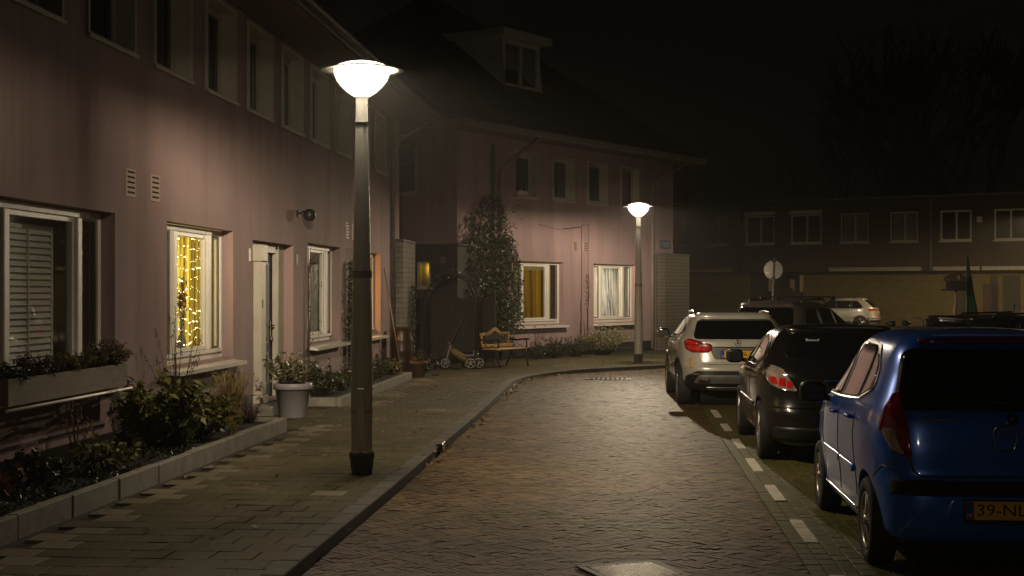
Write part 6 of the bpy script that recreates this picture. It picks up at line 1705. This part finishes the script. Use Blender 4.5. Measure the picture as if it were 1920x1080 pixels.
# big evergreen climber at the house corner
def ivyf(lf, st, rng):
    for k in range(9):
        x = rng.uniform(.2,1.5); pts = []; z = 0
        while z < rng.uniform(3.0,4.3): pts.append(Vector((x, -.10-.06*rng.random(), z))); z += .25; x += rng.gauss(0,.05)
        if len(pts) > 2: st.tube(pts, [.022*(1-j/len(pts))+.004 for j in range(len(pts))], 6)
    def inside(x, z):
        w0, w1 = .02, 2.25
        if z < .7: w0, w1 = .12, 1.9
        if z > 2.5: w1 = 2.40-(z-2.5)*.20; w0 = .02+(z-2.5)*.10
        if z > 3.45: w0 = .12+(z-3.45)*1.0; w1 = 2.20-(z-3.45)*.9
        return w0 < x < w1
    n = 0
    while n < 10500:
        z = rng.uniform(.25, 4.25); x = rng.uniform(-.25, 2.5)
        d = noise.noise(Vector((x*2.2, z*2.2, 7)))*.35
        if not inside(x+d*.5, z+d*.4): continue
        if z > 3.2 and rng.random() < .55: continue
        if noise.noise(Vector((x*4, z*4, 2))) < -.38: continue
        dep = .10+.42*rng.random()*max(.25, min(1, (3.6-z)/1.5))
        if x < .3: dep += .12
        leaf(lf, Vector((x, -dep, z)), rdir(rng,-.35)+Vector((.1,-.5,-.3)), rng.uniform(.05,.10), rng, .55); n += 1
    for k in range(26):   # loose shoots
        x = rng.uniform(.2,2.0); z = rng.uniform(3.0,4.0); p = Vector((x,-.3,z)); d = Vector((rng.choice((-1,1))*rng.uniform(.3,1), -.2, rng.uniform(.2,1)))
        pts = [p]
        for j in range(5): d.z -= .22; p = p + d*.10; pts.append(p.copy()); leaf(lf, p, rdir(rng,-.2), .06, rng, .5); leaf(lf, p, rdir(rng,0), .055, rng, .5)
        st.tube(pts, .004, 4)
t = plant('wall_climber', 'large glossy evergreen climber covering the left corner of the corner house', 'climbing plant', tuple(h2(0,0,PZ)), 'ivy', ivyf, 100); t.rotation_euler = (0,0,RZ2)
# bare vine wires between the corner house windows
t = place(thing('bare_vine', 'bare brown vine stems trained on wires between the two lit windows', 'climbing plant'), F2, 5.9, 0, PZ)
mb = MB(); rng = random.Random(15)
for x, h in ((-.12,1.85),(.32,2.3),(.15,1.0)):
    pts = []; z = 0; xx = x + (.0 if x else .2)
    while z < h: pts.append(Vector((xx,-.03-.02*rng.random(),z))); z += .12; xx += rng.gauss(0,.022)
    mb.tube(pts, [.013*(1-k/len(pts))+.004 for k in range(len(pts))], 5)
mb.obj('stems', LEAF['twig'], t); mb = MB(); mb.tube([(-.9,-.03,3.55),(-.5,-.03,3.58),(-.05,-.03,3.62),(.1,-.03,3.68)], [.012,.012,.01,.006], 5)
mb.obj('upper_stem', LEAF['twig'], t)
mb = MB()
for x, z0, z1 in ((.05,0,3.62),(.42,0,3.74)): mb.tube([(x,-.02,z0),(x,-.02,z1)], .006, 5)
mb.tube([(-2.2,-.02,3.62),(-1.2,-.02,3.52),(-.5,-.02,3.58),(.42,-.02,3.74)], .005, 5); mb.obj('wires', M['twig'] if 'twig' in M else LEAF['twig'], t)
mb = MB()
for i in range(60): 
    z = rng.uniform(1.3,2.3); leaf(mb, Vector((.32+rng.gauss(0,.04),-.04,z)), rdir(rng,-.3), .05, rng, .5)
mb.obj('dry_leaves', LEAF['red'], t)
# bed plants at the foot of the corner house
plant('sage_bush', 'bushy pale green shrub at the foot of the corner house near the far lamp', 'shrub', tuple(h2(5.9,.75,PZ)), 'grey', bushy(.78,.55,.95,130,26,.075,.3), 110)
plant('dark_shrub', 'low grey green shrub right of the bench', 'shrub', tuple(h2(3.5,.62,PZ)), 'dark', bushy(.62,.42,.62,60,20,.06), 111)
plant('dark_shrub', 'low dark shrub between the bench and the pale bush', 'shrub', tuple(h2(4.6,.62,PZ)), 'dark', bushy(.55,.42,.60,60,20,.055), 112)
plant('dark_shrub', 'small dark plant behind the right arm of the bench', 'shrub', tuple(h2(2.75,.6,PZ)), 'dark', bushy(.38,.32,.50,36,18,.055), 113)
plant('tall_stalks', 'thin dry stalks rising below the mustard curtained window', 'plant', tuple(h2(3.0,.4,PZ)), 'red', wispy(1.0,12,.35), 114)

# ------------------------------------------------------------------ across the square
t = thing('road_sign', 'round road sign seen from behind on its grey post', 'road sign', (8.53, 47.0, 0), radians(-4))
mb = MB(); mb.tube([(-.10,0,0),(.03,0,2.98)], .03, 10); mb.obj('post', M['zinc'], t)
mb = MB(); mb.lathe([(0,.035),(.30,.035),(.31,.04),(.31,.052),(0,.055)], 40, (.0,0,2.58), axis='y'); mb.lathe([(.285,.025),(.312,.022),(.312,.034),(.285,.034)], 40, (0,0,2.58), axis='y'); mb.obj('disc', M['signgrey'], t)
mb = MB(); mb.box(-.05,.07,-.035,.03,2.84,2.88,.004); mb.obj('clamp', M['chrome'], t); mb = MB(); mb.box(-.07,.05,-.035,.03,2.29,2.33,.004); mb.obj('clamp', M['chrome'], t)
mb = MB(); mb.box(-.24,-.14,.028,.0345,2.46,2.50); mb.obj('sticker', M['white'], t)
t = thing('banner_flag', 'narrow green cloth banner hanging from a thin upright pole', 'banner', (14.05, 44.5, 0), radians(10))
mb = MB(); mb.tube([(0,0,0),(0,0,2.98)], .016, 8); mb.obj('pole', mat('banner_pole', (.22,.24,.18), (.17,.18,.14), .5), t)
mb = MB()
def bf(u, v):
    z = .45+2.5*v; w = .03+.40*(1-v)**.75*min(1, (.28+v)/.5)
    return (.02+w*u, .10*sin(u*5+v*3)*u, z)
mb.grid(bf, 14, 24); mb.obj('cloth', clothmat('green_banner_cloth', (.05,.14,.075), .35), t)
t = thing('bird_house', 'little dark bird house with rounded roof on a pale wooden post', 'bird house', (13.55, 44.0, 0), radians(6))
mb = MB(); mb.smooth = True; mb.tube([(-.02,0,0),(.0,0,.8),(-.03,0,1.3),(.02,0,1.62),(-.01,0,1.66),(.01,0,2.02)], [.055,.05,.052,.05,.04,.045], 10); mb.obj('post', mat('pale_post', (.42,.29,.19), (.32,.21,.13), .6, scale=6), t)
mb = MB(); mb.plate([(-.22,1.95),(.24,1.95),(.24,2.18),(-.22,2.18)], -.20, .20); mb.box(-.36,.44,-.24,.24,1.90,1.948,.006); mb.obj('house', M['porchwall'], t)
mb = MB(); pts = [(.30*cos(a), 2.182+.22*sin(a)) for a in [pi*i/16 for i in range(17)]]; mb.plate(pts, -.24, .24); mb.obj('roof', mat('bird_roof', (.15,.12,.07), (.1,.08,.05), .6), t)
mb = MB(); mb.box(-.03,.05,-.262,-.241,2.24,2.36,.01); mb.obj('roof_plaque', mat('pale_plaque', (.5,.34,.2), (.4,.27,.16), .5), t)
t = thing('waste_bin', 'black waste container with rounded top corners by the yellow brick wall', 'waste bin', (12.9, 43.2, 0), radians(0))
mb = MB(); mb.plate([(p.x,p.y) for p in round_poly([(-.36,.0),(.36,.0),(.40,1.16),(-.40,1.16)], [.02,.02,.2,.2])], -.30, .30); mb.obj('body', M['blackplastic'], t)
mb = MB(); mb.plate([(p.x,p.y) for p in round_poly([(-.30,.2),(.30,.2),(.32,1.06),(-.32,1.06)], [.02,.02,.15,.15])], -.315, -.301); mb.obj('front_panel', mat('bin_panel', (.025,.025,.026), (.02,.02,.02), .5), t)
# bicycles parked before the wall
def bicycle(label, x, y, rz):
    t = thing('bicycle', label, 'bicycle', (x,y,0), rz, 'bicycles parked across the square')
    for wxx in (-.53,.53):
        m = MB(); m.tube([(wxx+.34*cos(a),0,.35+.34*sin(a)) for a in [2*pi*i/28 for i in range(29)]], .018, 6, False); w = m.obj('wheel', M['rubber'], t)
        q = MB()
        for k in range(14): a = 2*pi*k/14; q.tube([(wxx,0,.35),(wxx+.33*cos(a),0,.35+.33*sin(a))], .002, 4)
        q.obj('spokes', M['zinc'], w)
    m = MB(); m.tube([(-.53,0,.35),(-.08,0,.30),(.40,0,.78)], .016, 6); m.tube([(-.53,0,.35),(-.20,0,.85)], .012, 6); m.tube([(-.08,0,.30),(-.22,0,.92)], .016, 6); m.tube([(-.19,0,.80),(.39,0,.82)], .016, 6); m.tube([(.53,0,.35),(.38,0,.98)], .016, 6); m.obj('frame', M['iron'], t)
    m = MB(); m.tube([(.28,-.29,1.10),(.40,-.2,1.10),(.38,0,1.02),(.40,.2,1.10),(.28,.29,1.10)], .013, 6); m.obj('handlebar', M['chrome'], t)
    m = MB(); m.tube([(-.36,0,.96),(-.22,0,.95),(-.08,0,.94)], [.09,.07,.025], 8); m.obj('saddle', M['blackplastic'], t)
    m = MB(); m.box(-.85,-.35,-.08,.08,.70,.72); m.obj('carrier', M['iron'], t)
    return t
bicycle('dark bicycle with bright handlebar parked left of the waste bin', 11.7, 42.0, radians(25))
bicycle('dark bicycle parked between the black hatchback and the silver suv', 10.6, 41.2, radians(160))
bicycle('dark bicycle leaning near the green banner', 14.9, 43.0, radians(15))
# bare winter trees behind the terrace
def tree(label, x, y, h, seed, depth=6):
    t = thing('bare_tree', label, 'tree', (x,y,0), 0, 'bare trees behind the terrace'); rng = random.Random(seed)
    tr, cr = MB(), MB()
    def grow(p, d, l, r, k):
        n = 3; pts = [p]; q = p.copy(); dd = d.copy()
        for i in range(n):
            dd = (dd + Vector((rng.gauss(0,.13), rng.gauss(0,.13), rng.gauss(.03,.06)))).normalized(); q = q + dd*l/n; pts.append(q.copy())
        (tr if k >= depth-1 else cr).tube(pts, [r, r*.88, r*.78, r*.68], 7 if k > 3 else 4, False)
        if k <= 0: return
        for j in range(3 if k > 1 else 4):
            a = rng.uniform(.25,.75); ax = dd.orthogonal(); ax.rotate(Matrix.Rotation(rng.uniform(0,6.28), 3, dd)); nd = dd.copy(); nd.rotate(Matrix.Rotation(a, 3, ax)); nd.z += .05
            st = pts[-1] if j < 2 else pts[-2]
            grow(st, nd.normalized(), l*rng.uniform(.62,.82), r*.62, k-1)
    grow(Vector((0,0,0)), Vector((0,0,1)), h*.27, h*.022, depth)
    tr.obj('trunk', M['bark'], t); cr.obj('crown', M['bark'], t); return t
M['bark'] = mat('bark', (.045,.038,.030), (.025,.021,.017), .9, scale=9)
tree('tall dark bare tree far right behind the terrace roof', 27.5, 104, 24, 1)
tree('broad dark bare tree above the middle of the terrace', 20.5, 108, 20, 2)
tree('slender bare tree beside the corner house roof end', 12.2, 98, 12, 3)
tree('bare tree at the right edge above the terrace', 34.0, 100, 25, 5)
LAMP_W = 430.0; SKY_S = .0015; HAZE = .0011; EXPO = 0.0
# ------------------------------------------------------------------ light, sky, camera
lamp_light((-1.46, 14.0, PZ+3.955), LAMP_W, along=tuple(U1))
lamp_light((3.18, 36.2, PZ+3.955), LAMP_W*1.1, along=tuple((U1*.75+U2*.5).normalized()), base=1.1, lobe=9.0, across=.8, nadir=.8, back=1.0)
mast_fill_spot(-1.46, 14.0, PZ+3.79, 330); mast_fill_spot(3.18, 36.2, PZ+3.79, 300)
for x, y, lab, ww, al in ((-1.9, -9.0, 'further lit street lamp of the street, behind the photographer', LAMP_W*.09, U1), (23.6, 63.5, 'further lit street lamp on the square, outside the right edge', LAMP_W*11, None)):
    o = copy_tree(lampA); o.location = (x, y, PZ); o['label'] = lab
    if al is None: o.scale = (1,1,1.3)
    lamp_light((x, y, PZ+(3.955 if al is not None else 5.26)), ww, along=tuple(al) if al is not None else None, col=(1.0,.785,.50) if al is not None else (1.0,.76,.40))
# thin volume added to stand in for lens glow round the lamps
hm, hnt, hout = newmat('lens_glow_haze')
pv = N(hnt, 'ShaderNodeVolumePrincipled'); pv.inputs['Color'].default_value = (.85,.83,.80,1); pv.inputs['Density'].default_value = HAZE; pv.inputs['Anisotropy'].default_value = .0
L(hnt, pv.outputs[0], hout.inputs['Volume'])
hz = MB(); hz.box(-60, 90, -40, 150, -1.2, 34); tag(hz.obj('glow_haze', hm), kind='stuff')
w = bpy.data.worlds.new('World'); SC.world = w; w.use_nodes = True
nt = w.node_tree; nt.nodes.clear()
out = nt.nodes.new('ShaderNodeOutputWorld'); bg = nt.nodes.new('ShaderNodeBackground')
sk = nt.nodes.new('ShaderNodeTexSky'); sk.sky_type = 'NISHITA'; sk.sun_disc = False
sk.sun_elevation = radians(4); sk.sun_rotation = radians(200); sk.air_density = 2.0; sk.dust_density = 4.0
bw = nt.nodes.new('ShaderNodeRGBToBW'); mx = N(nt, 'ShaderNodeMix', data_type='RGBA', blend_type='MULTIPLY')
mx.inputs['Factor'].default_value = 1; mx.inputs[7].default_value = (1.0, .78, .52, 1)
nt.links.new(sk.outputs[0], bw.inputs[0]); nt.links.new(bw.outputs[0], mx.inputs[6]); nt.links.new(mx.outputs[2], bg.inputs[0])
bg.inputs[1].default_value = SKY_S
nt.links.new(bg.outputs[0], out.inputs[0])
sl = bpy.data.lights.new('added_faint_sun', 'SUN'); sl.energy = .0015; sl.angle = radians(10); sl.color = (1, .85, .65)  # very weak added sun lamp, no such source in view
so = bpy.data.objects.new('added_faint_sun', sl); COL.objects.link(so); so.rotation_euler = (radians(50), 0, radians(160))
cam = bpy.data.cameras.new('camera'); co = bpy.data.objects.new('camera', cam); COL.objects.link(co)
co.location = (0, 0, 1.85); co.rotation_euler = (radians(90), 0, 0)
cam.sensor_width = 36; cam.lens = 36*2700/1920; cam.shift_y = 8/1920; cam.clip_end = 1000; cam.clip_start = .1
SC.camera = co
SC.view_settings.view_transform = 'Standard'; SC.view_settings.look = 'None'; SC.view_settings.exposure = EXPO; SC.view_settings.gamma = 1
SC.cycles.use_denoising = True
SC.cycles.max_bounces = 6; SC.cycles.transparent_max_bounces = 12; SC.cycles.caustics_reflective = False; SC.cycles.caustics_refractive = False
SC.cycles.sample_clamp_indirect = 4
